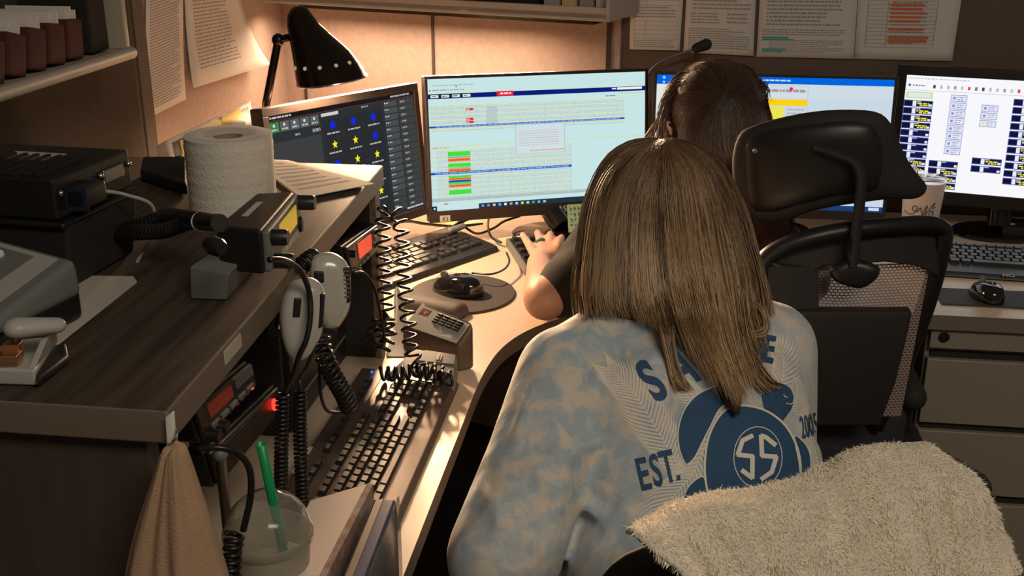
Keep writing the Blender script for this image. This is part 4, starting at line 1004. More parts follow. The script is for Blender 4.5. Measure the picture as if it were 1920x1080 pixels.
cord('long black cable lying on the desk under the left monitor', [(715,425,2.40),(760,415,2.58),(800,420,2.66),(850,424,2.70),(905,420,2.74)], .0035, 'monitor_cable')
cord('thin mouse cable running from the black glossy mouse toward the numeric keypad', [(885,512,2.32),(920,514,2.30),(945,505,2.34),(955,490,2.38),(950,474,2.42)], .0022, 'mouse_cable')
m = MB(); a, b = at(845,432,d=2.56), at(868,424,d=2.58); m.capsule(a, b, .008, .007, 12); o = obj('cable_adapter', m, M_grey, smooth=True, sharp=180); tag(o, 'small grey cable adapter lying on the far edge of the dark keyboard', 'adapter')
o = obj('paper_scrap', quad_slab(MB(), [at(820,414,z=ZD+.002),at(854,412,z=ZD+.002),at(855,421,z=ZD+.002),at(820,424,z=ZD+.002)], ZD+.0005), M_note); tag(o, 'small cream paper strip under the left corner of the middle monitor', 'paper')
# green note
P = [at(1063,384,d=2.58), at(1120,380,d=2.58), at(1122,432,d=2.56), at(1066,436,d=2.56)]; N = nrm4(P, -FW)
o = obj('green_note', patch(MB(), P, 0,0,1,1,0,N,.0008), M_noteg); tag(o, 'green handwritten note standing under the right corner of the middle monitor', 'note')
m = MB(); r = random.Random(2)
for l in range(4):
    u = .08
    while u < .9:
        pts = [bil(P, u+.02*k, .15+.2*l+(.06 if k % 2 else -.03)*r.random()*1.6, .0015, N) for k in range(4)]; m.tube(pts, .0009, 4); u += .13
obj('handwriting', m, M_ink, o, world=False)

# ---- drink cup
lc = at(497, 926, z=.938); lc.z = ZD+.0008
t = thing('drink_cup', 'clear plastic iced drink cup with a domed lid at the bottom edge', 'cup', tuple(lc))
H0 = .148
m = MB(); m.lathe([(0,.001),(.030,.001),(.0435,H0),(.046,H0+.001),(.046,H0+.004),(.0425,H0+.004),(.029,.003),(0,.003)], lc, 48); obj('cup_body', m, M_milky, t, smooth=True, sharp=50)
dome = [(.0465,H0-.004),(.0475,H0),(.0470,H0+.007),(.0445,H0+.010)]
for i in range(9): w = radians(5+ i*7.2); dome.append((.0438*cos(w)*1.0, H0+.010+.0385*sin(w)))
dome += [(.0125+.004,H0+.0475),(.0125,H0+.049),(.0125,H0+.0475)]
inner = [(max(.0118, r_-.0008), z-.0006) for r_, z in dome[::-1]]
m = MB(); m.lathe(dome+inner, lc, 48, closed=True); obj('domed_lid', m, M_plastic, t, smooth=True, sharp=70)
m = MB(); m.lathe([(0,.0045),(.0285,.0045),(.0400,.105),(.0385,.108),(.03,.106),(0,.110)], lc, 40); obj('drink', m, M_drink, t, smooth=True)
s0 = lc+Vector((.014,.012,.09)); s1 = at(489, 832, d=1.10)
m = MB(); m.tube([s1, s1.lerp(s0,.5), s0], .0046, 16, caps=False); 
o = obj('drinking_straw', m, M_green, smooth=True, solid=.0008); tag(o, 'bright green drinking straw sticking out of the domed cup lid', 'straw')

# ---- notebook and binders
zt_ = .86
P = [at(582,938,z=zt_), at(688,907,z=zt_), at(596,1085,z=zt_-.005), at(490,1110,z=zt_-.005)]
t = thing('notebook', 'worn notebook with a pale cover and a brown torn spine, left of the blue binder', 'notebook', (P[1].x-.04, P[1].y-.08, ZD)); 
obj('cover', quad_slab(MB(), P, zt_-.006), M_cup, t, bevel=.001)
obj('page_block', quad_slab(MB(), [p.lerp((P[0]+P[2])/2,.02)-Vector((0,0,.006)) for p in P], ZD+.002), M_paperd, t)
sp = [P[1]+Vector((0,0,.001)), P[1]+Vector((.008,0,.001)), P[2]+Vector((.008,0,.001)), P[2]+Vector((0,0,.001))]
obj('spine', quad_slab(MB(), sp, ZD+.001), mat('spine_brown', (.30,.15,.11), .8, nscale=60, col2=(.45,.36,.30)), t, bevel=.001)
for i, (u, v) in enumerate(((.12,.35),(.18,.52))): 
    m = MB(); c = bil(P,u,v,.001,Vector((0,0,1))); m.tube([c+Vector((.006*cos(w*.7), .003*sin(w*.7), .0005)) for w in range(10)], .0005, 4); obj('pen_mark', m, M_ink, t)
zt_ = .868
P = [at(700,938,z=zt_), at(742,934,z=zt_), at(684,1085,z=zt_), at(640,1085,z=zt_)]
t = thing('binder', 'dark blue binder standing in a clear sleeve at the desk edge', 'binder', (P[0].x, P[0].y-.05, ZD))
obj('cover', quad_slab(MB(), P, ZD+.001), M_bluebind, t, bevel=.003)
q0 = [P[0].lerp(P[1],.12)+Vector((0,0,.0006)), P[0].lerp(P[1],.45)+Vector((0,0,.0006)), P[3].lerp(P[2],.45)+Vector((0,0,.0006)), P[3].lerp(P[2],.12)+Vector((0,0,.0006))]
obj('label_strip', quad_slab(MB(), q0, zt_-.001), M_kbrown, t)
q0 = [P[1]+Vector((.003,.0,.004)), P[1]+Vector((.0045,0,.004)), P[2]+Vector((.0045,0,.004)), P[2]+Vector((.003,0,.004))]
obj('clear_sleeve', quad_slab(MB(), q0, ZD+.001), M_plastic, t)
P = [at(640,925,z=.80), at(690,930,z=.80), at(640,1050,z=.80), at(600,1060,z=.80)]

# ---- hook and cloth bag
hk = at(318, 800, Y=HY0+.016)
yb = HY0-.002
t = thing('adhesive_hook', 'white adhesive hook on the near hutch corner holding the cloth bag', 'hook', (at(318,800,Y=yb).x, yb, .98))
P = [at(x,y,Y=yb) for x, y in ((312,780),(328,768),(331,815),(316,838))]
obj('plate', patch(MB(), P, 0,0,1,1,0,Vector((0,-1,0)),.005), M_paper, t, bevel=.002)
a = at(328,808,Y=yb-.008); m = MB(); m.tube(bez([a+Vector((0,.004,0)), a+Vector((.002,-.002,-.004)), at(328,835,Y=yb-.012), at(322,846,Y=yb-.018), at(316,832,Y=yb-.022)], 6), .0012, 8); obj('wire_hook', m, M_chrome, t, smooth=True)
rows = [(832,316,346),(840,309,352),(862,302,360),(900,290,374),(940,276,388),(980,264,403),(1020,254,416),(1060,246,430),(1100,242,440),(1180,236,452),(1300,232,462),(1420,230,466)]
rings = []; n = 72
for i, (y, xl, xr) in enumerate(rows):
    a = at(xl, y, Y=yb-.02); b = at(xr, y, Y=yb-.02); c = (a+b)/2; hw = (b.x-a.x)/2; f = i/(len(rows)-1); th_ = .011+.020*min(1,f*1.6); ring = []
    for j in range(n):
        w = 2*pi*j/n; fold = 1+ (.12+.10*sin(f*2))*sin(5*w+.8)*(1-f*.35) + .07*sin(11*w+2*f) + .04*sin(17*w-3*f)
        ring.append(Vector((c.x+hw*cos(w)*(1+.03*sin(3*w)), yb-.020-.010*f + th_*sin(w)*fold - .004, c.z + .003*sin(4*w)*(1 if i == 0 else .3))))
    rings.append(ring)
for r_ in rings:
    for v in r_: v.y = min(v.y, yb-.0015)
t = thing('cloth_bag', 'tan cloth bag hanging in folds from the near hutch corner', 'bag', (rings[0][0].x, yb, rings[0][0].z-.3))
m = MB(); m.loft(rings); obj('fabric', m, M_cloth, t, smooth=True, sharp=180, subsurf=1)
hm = [[p+((sum(r_, Vector())/n)-p)*-.02 for p in r_] for r_ in rings[-4:-2]]

# ---- tumbler
cb = at(1718, 462, z=ZD); ct = at(1722,338,Y=cb.y)
t = thing('tumbler', 'blush tumbler with dark script lettering and a clear lid beside the far right monitor', 'cup', (cb.x, cb.y, ZD))
Ht = ct.z-ZD; m = MB(); m.lathe([(0,.001),(.033,.001),(.036,.01),(.0455,Ht-.004),(.0455,Ht),(.043,Ht),(.042,Ht-.01),(.033,.012),(0,.012)], (cb.x,cb.y,ZD), 48); obj('body', m, M_cup, t, smooth=True, sharp=40)
m = MB(); m.lathe([(0,Ht+.004),(.040,Ht+.004),(.0465,Ht+.001),(.0475,Ht+.004),(.0465,Ht+.010),(.041,Ht+.0065),(0,Ht+.0065)], (cb.x,cb.y,ZD), 48); obj('lid', m, M_plastic, t, smooth=True, sharp=40)
m = MB(); m.tube([(cb.x-.014,cb.y+.01,ZD+Ht), (cb.x-.022,cb.y+.02,ZD+Ht+.035)], .004, 12); obj('straw', m, M_plastic, t, smooth=True)
def oncup(px, py):
    q = at(px, py, d=(Vector((cb.x,cb.y,.80))-CAM).dot(FW)-.03); f = (q.z-ZD)/Ht; R_ = .036+.0095*f+.0006; dx = q.x-cb.x; dx = max(-R_*.98, min(R_*.98, dx)); return Vector((cb.x+dx, cb.y-sqrt(R_**2-dx**2), q.z))
for nm, st in (('script_lettering', [[(1698,397),(1706,401),(1714,394),(1716,384),(1711,382),(1709,390),(1716,393),(1722,384)],[(1722,384),(1727,400),(1729,388),(1734,380),(1731,398),(1740,384),(1748,374),(1744,385),(1750,383)]]), ('numeral', [[(1745,391),(1740,391),(1738,397),(1742,402),(1746,396),(1745,391),(1745,404),(1741,408)]])):
    m = MB()
    for q in st: m.tube(bez([oncup(*p) for p in q], 5), .0012, 5)
    obj(nm, m, M_ink, t)
# small black boxes/phone stand behind right keyboard
P = [at(1880,425,z=ZD+.03), at(1960,430,z=ZD+.03), at(1960,412,z=ZD+.03), at(1885,408,z=ZD+.03)]
t = obj('docking_station', quad_slab(MB(), P, ZD+.001), M_blackm, bevel=.003); tag(t, 'small black box with a white dot behind the right keyboard', 'box')
q = at(1898,420,z=ZD+.0305); m = MB(); m.lathe([(0,0),(.006,0),(.006,.001),(0,.001)], q, 16); obj('dot', m, M_paper, t)

# ================================================================ CHAIRS
def base_of(t, c, zseat, rz):
    m = MB(); m.tube([(c.x,c.y,.12),(c.x,c.y,zseat-.04)], .028, 16); obj('gas_post', m, M_black, t, smooth=True)
    for k in range(5):
        a = rz+2*pi*k/5; e = Vector((c.x+.29*cos(a), c.y+.29*sin(a), .075)); m = MB(); m.tube([(c.x,c.y,.115), c.lerp(e,.5)*1+Vector((0,0,0)) if False else Vector(((c.x+e.x)/2,(c.y+e.y)/2,.105)), e], [.026,.022,.016], 10); l = obj('base_leg', m, M_black, t, smooth=True)
        m = MB(); m.lathe([(0,-.022),(.024,-.022),(.028,-.01),(.028,.01),(.024,.022),(0,.022)], (e.x,e.y,.0285), 18, R=rot(a,0,0) @ rot(0,pi/2)); obj('caster', m, M_blackm, l, smooth=True)
# chair 2 (mesh chair with headrest, dark-haired woman)
ca = radians(-8)
seat2 = Vector((.33, 1.86, 0)); fwd2 = Vector((-.12, .99, 0)).normalized(); rt2 = Vector((fwd2.y, -fwd2.x, 0))
t = thing('office_chair', 'black mesh office chair with a large headrest behind the dark-haired woman', 'chair', tuple(Vector((.33,1.98,0))))
pH = at(1550, 310, d=1.80); nH = Vector((-.10,-1,.02)).normalized()
def planeM(p0, n):
    n = Vector(n).normalized(); ux = Vector((-n.y, n.x, 0)).normalized()
    if ux.dot(RT) < 0: ux = -ux
    uz = ux.cross(-n)
    if uz.z < 0: uz = -uz
    return Matrix.Translation(p0) @ Matrix(((ux.x,-n.x,uz.x,0),(ux.y,-n.y,uz.y,0),(ux.z,-n.z,uz.z,0),(0,0,0,1))), (lambda x, y: ((onplane(x,y,p0,n)-p0).dot(ux), (onplane(x,y,p0,n)-p0).dot(uz)))
Mh, lh = planeM(pH, nH)
HO = [(1372,300),(1382,262),(1400,244),(1450,226),(1500,214),(1550,207),(1600,206),(1640,210),(1662,222),(1678,246),(1692,280),(1712,318),(1738,350),(1741,362),(1733,374),(1712,379),(1670,376),(1620,380),(1570,386),(1520,396),(1480,412),(1440,418),(1410,410),(1386,386),(1374,350)]
m = MB(); pillow(m, smooth_outline([lh(*p) for p in HO], 2), .018, .030, bend=lambda x, z: 1.1*x*x, M=Mh, c=lh(1540,305), p=5, fr=(1,.99,.965,.92,.84,.7,.5,.25)); hr = obj('headrest', m, M_blackm, t, smooth=True, sharp=180)
HI = [(1392,300),(1398,262),(1450,238),(1550,222),(1620,222),(1650,240),(1664,290),(1662,345),(1640,362),(1560,370),(1480,392),(1430,402),(1400,385)]
m = MB(); pillow(m, smooth_outline([lh(*p) for p in HI], 2), .024, .0, bend=lambda x, z: 1.1*x*x, M=Mh, c=lh(1530,300), p=8, fr=(1,.985,.94,.8,.5,.25)); obj('rear_shell', m, M_black, hr, smooth=True, sharp=180)
q = at(1416,283,d=1.78); m = MB(); m.ball(q, .004, n=10); obj('screw', m, M_grey, hr, smooth=True)
st_ = bez([at(1528,276,d=1.775), at(1560,286,d=1.765), at(1600,303,d=1.755), at(1614,330,d=1.752), at(1612,380,d=1.757), at(1606,430,d=1.765), at(1600,500,d=1.775)], 6)
m = MB(); m.tube(st_, .013, 12, flat=.6); obj('headrest_stem', m, M_blackm, t, smooth=True)
m = MB(); m.capsule(at(1530,276,d=1.785), at(1545,280,d=1.78), .015, .014, 14); obj('pivot', m, M_black, t, smooth=True)
Mp, lp = planeM(at(1600,500,d=1.78), (0,-1,.1)); m = MB(); pillow(m, smooth_outline([lp(*p) for p in ((1556,505),(1575,492),(1600,486),(1632,492),(1650,505),(1640,525),(1615,540),(1585,535),(1562,524))],3), .012, .012, M=Mp, p=5); obj('stem_plate', m, M_black, t, smooth=True, sharp=180)
# back frame: outer loop
fr_ = [(1432,600,1.84),(1425,540,1.82),(1432,490,1.81),(1470,462,1.80),(1530,443,1.79),(1600,430,1.79),(1670,424,1.80),(1735,420,1.82),(1765,428,1.84),(1768,450,1.85),(1752,520,1.88),(1730,590,1.91),(1706,650,1.94),(1680,720,1.97),(1640,800,2.0)]
m = MB(); m.tube(bez([at(*p[:2],d=p[2]) for p in fr_], 6), .016, 12, flat=.9); obj('back_frame', m, M_black, t, smooth=True, sharp=180)
# top band of padding below the rail
band = []
for (x0,y0,y1,d_) in ((1432,490,560,1.83),(1480,462,545,1.82),(1540,446,500,1.81),(1600,436,497,1.81),(1660,430,492,1.81),(1720,426,500,1.83),(1762,436,520,1.85)):
    a = at(x0,y0,d=d_); b = at(x0,y1,d=d_+.005); bk = Vector((0,.022,0)); band.append([a, a+bk, b+bk, b])
m = MB(); m.loft(band); obj('lumbar_band', m, M_blackm, t, smooth=True, bevel=.004)
rows = []
for v in range(9):
    row = []
    for u in range(9):
        x0 = 1440+(1745-1440)*u/8 - v*7; y = 500+ v*36 - u*1; dd = 1.835+.01*v+.02*abs(u-4)/4; row.append(at(x0, y, d=dd))
    rows.append(row)
M_meshf = mat('mesh_fabric', (.10,.08,.075), .8)
nt = M_meshf.node_tree; bsdf = nt.nodes['Principled BSDF']; tc = nt.nodes.new('ShaderNodeTexCoord'); mp = nt.nodes.new('ShaderNodeMapping'); mp.inputs['Rotation'].default_value = (0, pi/4, 0); ck = nt.nodes.new('ShaderNodeTexBrick')
ck.inputs['Scale'].default_value = 1; ck.inputs['Brick Width'].default_value = .007; ck.inputs['Row Height'].default_value = .005; ck.inputs['Mortar Size'].default_value = .0011
nt.links.new(tc.outputs['Object'], mp.inputs[0])
sx = nt.nodes.new('ShaderNodeSeparateXYZ'); cx = nt.nodes.new('ShaderNodeCombineXYZ'); nt.links.new(tc.outputs['Object'], sx.inputs[0]); nt.links.new(sx.outputs[0], cx.inputs[0]); nt.links.new(sx.outputs[2], cx.inputs[1]); nt.links.new(cx.outputs[0], ck.inputs[0])
mm = nt.nodes.new('ShaderNodeMath'); mm.operation = 'MULTIPLY_ADD'; mm.inputs[1].default_value = .75; mm.inputs[2].default_value = .25; nt.links.new(ck.outputs['Fac'], mm.inputs[0]); nt.links.new(mm.outputs[0], bsdf.inputs['Alpha'])
bsdf.inputs['Base Color'].default_value = (.34,.25,.22,1)
m = MB(); m.loft(rows, caps=False, closed=False); obj('mesh_back', m, M_meshf, t, smooth=True)
sb = at(1480, 620, d=1.90); 
m = MB(); band = []
for (x0,y0,y1,d_) in ((1440,500,640,1.80),(1480,500,700,1.81),(1535,500,720,1.82)): a = at(x0,y0,d=d_); b = at(x0,y1,d=d_+.02); bk = Vector((0,.02,0)); band.append([a,a+bk,b+bk,b])
m.loft(band); obj('lumbar_pad', m, M_blackm, t, smooth=True)
m = MB(); lpts = [at(1600,590,d=1.93), at(1640,660,d=1.95), at(1640,760,d=1.95)]
ls = []
for (xa,xb,y,d_) in ((1440,1712,585,1.81),(1450,1700,640,1.825),(1470,1680,720,1.86),(1480,1650,800,1.90)):
    a = at(xa,y,d=d_); b = at(xb,y,d=d_); bk = Vector((0,.03,0)); ls.append([a,b,b+bk,a+bk])
m.loft(ls); obj('lower_back', m, M_blackm, t, smooth=True, bevel=.006)
sc_ = Vector((.29,1.95,.47)); m = MB(); m.prism(rrect(.46,.34,.09,5), .0,.07, c=sc_); obj('seat', m, M_blackm, t, bevel=.02)
for s_ in (-1,1):
    a = sc_+rt2*.20*s_+fwd2*.08; m = MB(); m.tube([a+Vector((0,-.05,.02)), a+Vector((0,-.04,.15))], .018, 10); m2 = obj('arm_post', m, M_black, t, smooth=True)
    m = MB(); m.capsule(a+Vector((0,-.10,.165)), a+Vector((0,.06,.165)), .025, .025, 14); obj('armrest', m, M_blackm, t, smooth=True, sharp=180)
base_of(t, Vector((.29,1.92,0)), .47, .75)

# chair 1 under the blanket
fwd1 = Vector((-.515,.857,0)); rt1 = Vector((.857,.515,0))
bL, bR = Vector((-.022,.925,0)), Vector((.375,1.165,0))
bcn = (bL+bR)/2; sc_ = bcn + fwd1*.26
t = thing('office_chair', 'black office chair under the cream fleece blanket at the bottom right', 'chair', (sc_.x, sc_.y, 0))
def bk(u, w, z): return bL.lerp(bR, u) + fwd1*w + Vector((0,0,z))
out_ = []
Mb = Matrix(((rt1.x,-0+fwd1.x,0,bcn.x),(rt1.y,fwd1.y,0,bcn.y),(0,0,1,0),(0,0,0,1)))
BO = [(-.235,.56),(-.245,.70),(-.242,.84),(-.225,.893),(-.17,.915),(-.05,.925),(.05,.925),(.17,.915),(.225,.893),(.242,.84),(.245,.70),(.235,.56),(.12,.52),(-.12,.52)]
m = MB(); pillow(m, smooth_outline(BO,3), .028, .022, bend=lambda x, z: .55*x*x, M=Mb, c=(0,.72), p=5); obj('backrest', m, M_blackm, t, smooth=True, sharp=180)
m = MB(); 
for i in range(3): m.tube(bez([Mb @ Vector((x, .55*x*x-.030, .885-.022*i-.18*x*x)) for x in (-.22,-.15,-.05,.05,.15,.22)], 5), .0035, 8)
obj('stitched_ribs', m, M_black, t, smooth=True)
m = MB(); m.prism(rrect(.50,.48,.09,5), .0,.07, R=rot(radians(31)), c=(sc_.x,sc_.y,.43)); obj('seat', m, M_blackm, t, bevel=.02)
m = MB(); m.tube([Mb @ Vector((0,-.035,.60)), Mb @ Vector((0,-.05,.48)), Vector((sc_.x,sc_.y,.41))], .022, 10); obj('back_support', m, M_black, t, smooth=True)
for s_ in (-1,1):
    tp_ = at(1852,900,d=1.31) if s_ > 0 else sc_-rt1*.285+Vector((0,0,.24)); a = Vector((tp_.x, tp_.y, .46))+fwd1*.05; m = MB(); zz = tp_.z-.022-a.z; m.tube([a-rt1*.03*s_, a+Vector((0,0,zz))], .018, 10); obj('arm_post', m, M_black, t, smooth=True)
    m = MB(); m.capsule(a-fwd1*.03+Vector((0,0,zz)), a+fwd1*.03+Vector((0,0,zz)), .022, .022, 14); obj('armrest', m, M_blackm, t, smooth=True, sharp=180)
base_of(t, Vector((sc_.x,sc_.y,0)), .44, .1)
# ================================================================ PEOPLE
def remeshed(name, mb, m, par, vox, smooth_it=6, sf=.6):
    o = obj(name, mb, m, par, smooth=True, sharp=180)
    r_ = o.modifiers.new('union', 'REMESH'); r_.mode = 'VOXEL'; r_.voxel_size = vox; r_.use_smooth_shade = True
    s_ = o.modifiers.new('soft', 'SMOOTH'); s_.factor = sf; s_.iterations = smooth_it
    return o
def bvh_of(o):
    dg = bpy.context.evaluated_depsgraph_get(); dg.update(); me = o.evaluated_get(dg).to_mesh(); M = MW[o.name] 
    vs = [M @ v.co for v in me.vertices]; fs = [list(p.vertices) for p in me.polygons]; return BVHTree.FromPolygons(vs, fs)
def hit(px, py, bv=None):
    v = (FW*FPX + RT*(px-960) - UP*(py-540)).normalized(); h = (bv or BV).ray_cast(CAM, v); return h[0], h[1], v
def frame(fx, fy):
    f = Vector((fx, fy, 0)).normalized(); r_ = Vector((f.y, -f.x, 0)); return f, r_, Matrix(((r_.x, f.x, 0), (r_.y, f.y, 0), (0,0,1)))
def head_parts(m, Hc, R, s=1):
    m.ball(Hc, 1, (.074*s, .090*s, .108*s), 24, R)
    m.ball(Hc+R@Vector((0,.030,-.060))*s, 1, (.052*s,.058*s,.060*s), 16, R)          # jaw
    m.capsule(Hc+R@Vector((0,.088,.008))*s, Hc+R@Vector((0,.104,-.022))*s, .007*s, .013*s, 10)  # nose
    m.capsule(Hc+R@Vector((-.018,.082,-.055))*s, Hc+R@Vector((.018,.082,-.055))*s, .009*s, .009*s, 10)   # lips
    for k in (-1, 1): m.ball(Hc+R@Vector((k*.076,-.006,-.005))*s, 1, (.008*s,.018*s,.030*s), 12, R)
def eyes(t, Hc, R, s=1):
    for k in (-1, 1):
        m = MB(); m.ball(Hc+R@Vector((k*.031,.080,.006))*s, .0115*s, n=14); obj('eye', m, M_paper, t, smooth=True)

# ---- woman in the tie-dye shirt
f1, r1, R1 = frame(-.40, .92)
H1 = at(1254, 408, d=1.615)
t1 = thing('person', 'person with long light brown hair in a blue tie-dye turtle T-shirt, sitting with back turned', 'person', (.05, 1.30, 0))
shL, elL = at(1062, 705, d=1.53), at(962, 1010, d=1.42); shR, elR = at(1440, 655, d=1.61), at(1440, 890, d=1.66)
def torso1(m, g=0):
    def e(px, py, d, a, b, c): m.ball(at(px,py,d=d), 1, (a+g,b+g,c+g), 24, R1)
    e(1258, 668, 1.575, .175, .085, .075)
    e(1282, 770, 1.550, .182, .112, .120)
    e(1302, 900, 1.530, .180, .120, .130)
    e(1318, 1060, 1.50, .190, .130, .140)
    e(1322, 1210, 1.50, .200, .150, .130)
neck = at(1278, 560, d=1.575)
m = MB(); torso1(m, -.008)
m.capsule(neck-Vector((0,0,.05)), H1-Vector((0,0,.05)), .052, .048); head_parts(m, H1, R1)
hipc = at(1322, 1210, d=1.50)
for k, sh_, el_ in ((-1, shL, elL), (1, shR, elR)):
    m.capsule(sh_, el_, .048, .038); wr = el_+f1*.15+Vector((0,0,-.05))+r1*(-k)*.13; m.capsule(el_, wr, .037, .026); 
    m.ball(wr+f1*.045, 1, (.038,.048,.016), 14, R1)
    for q in range(4): b_ = wr+f1*.08+r1*(.026-.0175*q); m.capsule(b_, b_+f1*(.05-.004*abs(q-1.5))-Vector((0,0,.012)), .0085, .0075, 10)
    m.capsule(wr+f1*.02-r1*k*.03, wr+f1*.06-r1*k*.055-Vector((0,0,.01)), .010, .0085, 10)
    hp = hipc+r1*.09*k-Vector((0,0,.04)); kn = hp+f1*.42; m.capsule(hp, kn, .085, .060); m.capsule(kn, kn-Vector((0,0,kn.z-.10))+f1*.05, .055, .036); ft = kn+f1*.05; m.capsule(Vector((ft.x,ft.y,.045)), Vector((ft.x,ft.y,.035))+f1*.17, .040, .030)
body1 = remeshed('body', m, M_skin, t1, .006, 4, .5)
m = MB()
for k in (-1, 1):
    hp = hipc+r1*.09*k-Vector((0,0,.04)); kn = hp+f1*.43; m.capsule(hp-f1*.02, kn, .102, .072); m.capsule(kn, Vector((kn.x,kn.y,.12))+f1*.05, .068, .050)
m.ball(hipc-Vector((0,0,.05)), 1, (.185,.125,.10), 20, R1); remeshed('trousers', m, M_jeans, t1, .012, 6)
eyes(t1, H1, R1)
# shirt
M_shirt = mat('tie_dye', (.5,.5,.5), .95, bump=.25, bscale=700, sheen=.15)
nt = M_shirt.node_tree; b = nt.nodes['Principled BSDF']; tc = nt.nodes.new('ShaderNodeTexCoord')
n1 = nt.nodes.new('ShaderNodeTexNoise'); n1.inputs['Scale'].default_value = 32; n1.inputs['Detail'].default_value = 5; n1.inputs['Roughness'].default_value = .62; n1.inputs['Distortion'].default_value = .5
n2 = nt.nodes.new('ShaderNodeTexNoise'); n2.inputs['Scale'].default_value = 2.6; n2.inputs['Detail'].default_value = 2
nt.links.new(tc.outputs['Object'], n1.inputs[0]); nt.links.new(tc.outputs['Object'], n2.inputs[0])
cr = nt.nodes.new('ShaderNodeValToRGB'); cr.color_ramp.elements[0].position = .43; cr.color_ramp.elements[0].color = (.38,.47,.54,1); cr.color_ramp.elements[1].position = .60; cr.color_ramp.elements[1].color = (.68,.60,.50,1)
e_ = cr.color_ramp.elements.new(.50); e_.color = (.47,.53,.56,1)
nt.links.new(n1.outputs['Fac'], cr.inputs[0])
sp_ = nt.nodes.new('ShaderNodeSeparateXYZ'); nt.links.new(tc.outputs['Object'], sp_.inputs[0])
# the dye fades to plain pale cloth towards the right side and the hem of the shirt
def math2(op, a, b_, c=None):
    q = nt.nodes.new('ShaderNodeMath'); q.operation = op
    for i, x in enumerate((a, b_, c)):
        if x is None: continue
        if isinstance(x, (int, float)): q.inputs[i].default_value = x
        else: nt.links.new(x, q.inputs[i])
    return q.outputs[0]
fx = math2('MULTIPLY_ADD', sp_.outputs[0], 3.2, -.02); fz = math2('MULTIPLY_ADD', sp_.outputs[2], -5.0, 3.85)
fz = math2('MAXIMUM', fz, 0.0); s_ = math2('ADD', math2('MAXIMUM', fx, 0.0), fz); s_ = math2('MULTIPLY_ADD', n2.outputs['Fac'], .9, math2('ADD', s_, -.45)); s_.node.use_clamp = True
mx = nt.nodes.new('ShaderNodeMixRGB'); nt.links.new(s_, mx.inputs[0]); nt.links.new(cr.outputs[0], mx.inputs[1]); mx.inputs[2].default_value = (.60,.56,.50,1)
nt.links.new(mx.outputs[0], b.inputs['Base Color'])
# cloth folds
w1 = nt.nodes.new('ShaderNodeTexNoise'); w1.inputs['Scale'].default_value = 7; w1.inputs['Detail'].default_value = 2; mpp = nt.nodes.new('ShaderNodeMapping'); mpp.inputs['Scale'].default_value = (1.6,1.6,.7); nt.links.new(tc.outputs['Object'], mpp.inputs[0]); nt.links.new(mpp.outputs[0], w1.inputs[0])
bp2 = nt.nodes.new('ShaderNodeBump'); bp2.inputs['Strength'].default_value = .9; bp2.inputs['Distance'].default_value = .02; nt.links.new(w1.outputs['Fac'], bp2.inputs['Height'])
ob = b.inputs['Normal'].links[0].from_node; nt.links.new(bp2.outputs[0], ob.inputs['Normal'])
m = MB(); torso1(m, .006)
m.capsule(shL, elL, .070, .070, 20); m.capsule(shL.lerp(elL,.55), elL+Vector((-.01,-.01,-.02)), .070, .074, 20); m.capsule(shR, elR, .070, .070, 20)
m.capsule(neck-Vector((0,0,.055)), neck-Vector((0,0,.030)), .075, .066, 20)
m.capsule(at(1150,640,d=1.56), shL, .060, .066, 18); m.capsule(at(1370,612,d=1.60), shR, .060, .066, 18)
tmp = remeshed('tmp', m, M_shirt, t1, .010, 4, .6); BV = bvh_of(tmp); bpy.data.objects.remove(tmp)
def ridge(pts, r_, sink=.45):
    P_ = [hit(x, y, BV)[0]+FW*r_*sink for x, y in pts]; P_ = bez(P_, 4); n_ = len(P_)-1; m.tube(P_, [r_*(.35+.65*sin(pi*i/n_)) for i in range(n_+1)], 10)
for q, r_ in (([(1060,780),(1042,850),(1052,905),(1068,950)],.017),([(1140,826),(1085,838),(1056,868),(1045,910)],.013),([(975,830),(1010,890),(1040,940),(1046,985)],.014),([(1085,935),(1140,975),(1230,985),(1300,970)],.012),([(1010,700),(985,780),(960,860)],.012),([(1150,650),(1110,720),(1100,790)],.010),([(1500,700),(1505,780),(1490,850)],.012),([(900,900),(935,960),(950,1040)],.014),([(1190,900),(1170,960),(1120,1040)],.012)): ridge(q, r_)
shirt = remeshed('tshirt', m, M_shirt, t1, .0055, 7, .6)
BV = bvh_of(shirt)
def onshirt(px, py, e):
    p, n_, v = hit(px, py)
    return None if p is None else p + n_.normalized()*e*(1 if n_.dot(v) < 0 else -1)
def printed(name, polys, mt, e):
    """polys: pixel-space polygons, cut fine and laid on the shirt"""
    bm = bmesh.new()
    for pg in polys:
        vs = [bm.verts.new((x, y, 0)) for x, y in pg]
        try: bm.faces.new(vs)
        except Exception: pass
    bmesh.ops.triangulate(bm, faces=bm.faces[:])
    for _ in range(7):
        es = [q for q in bm.edges if q.calc_length() > 7]
        if not es: break
        bmesh.ops.subdivide_edges(bm, edges=es, cuts=1); bmesh.ops.triangulate(bm, faces=[f for f in bm.faces if len(f.verts) > 3])
    m = MB(); bm.verts.ensure_lookup_table(); bad = set(); pts = []
    for i, v in enumerate(bm.verts):
        p = onshirt(v.co.x, v.co.y, e); v.index = i
        if p is None: bad.add(i); p = Vector()
        pts.append(p)
    bm.verts.index_update()
    m.add(pts, [[v.index for v in f.verts][::-1] for f in bm.faces if not any(v.index in bad for v in f.verts)]); bm.free()
    return obj(name, m, mt, shirt, smooth=True, sharp=180)
M_pblue = mat('print_blue', (.028,.088,.19), .8, nscale=200, namt=.15, bump=.1); M_pcream = mat('print_cream', (.80,.76,.66), .85)
def C5(l): return [(860+x/2, 540+y/2) for x, y in l]
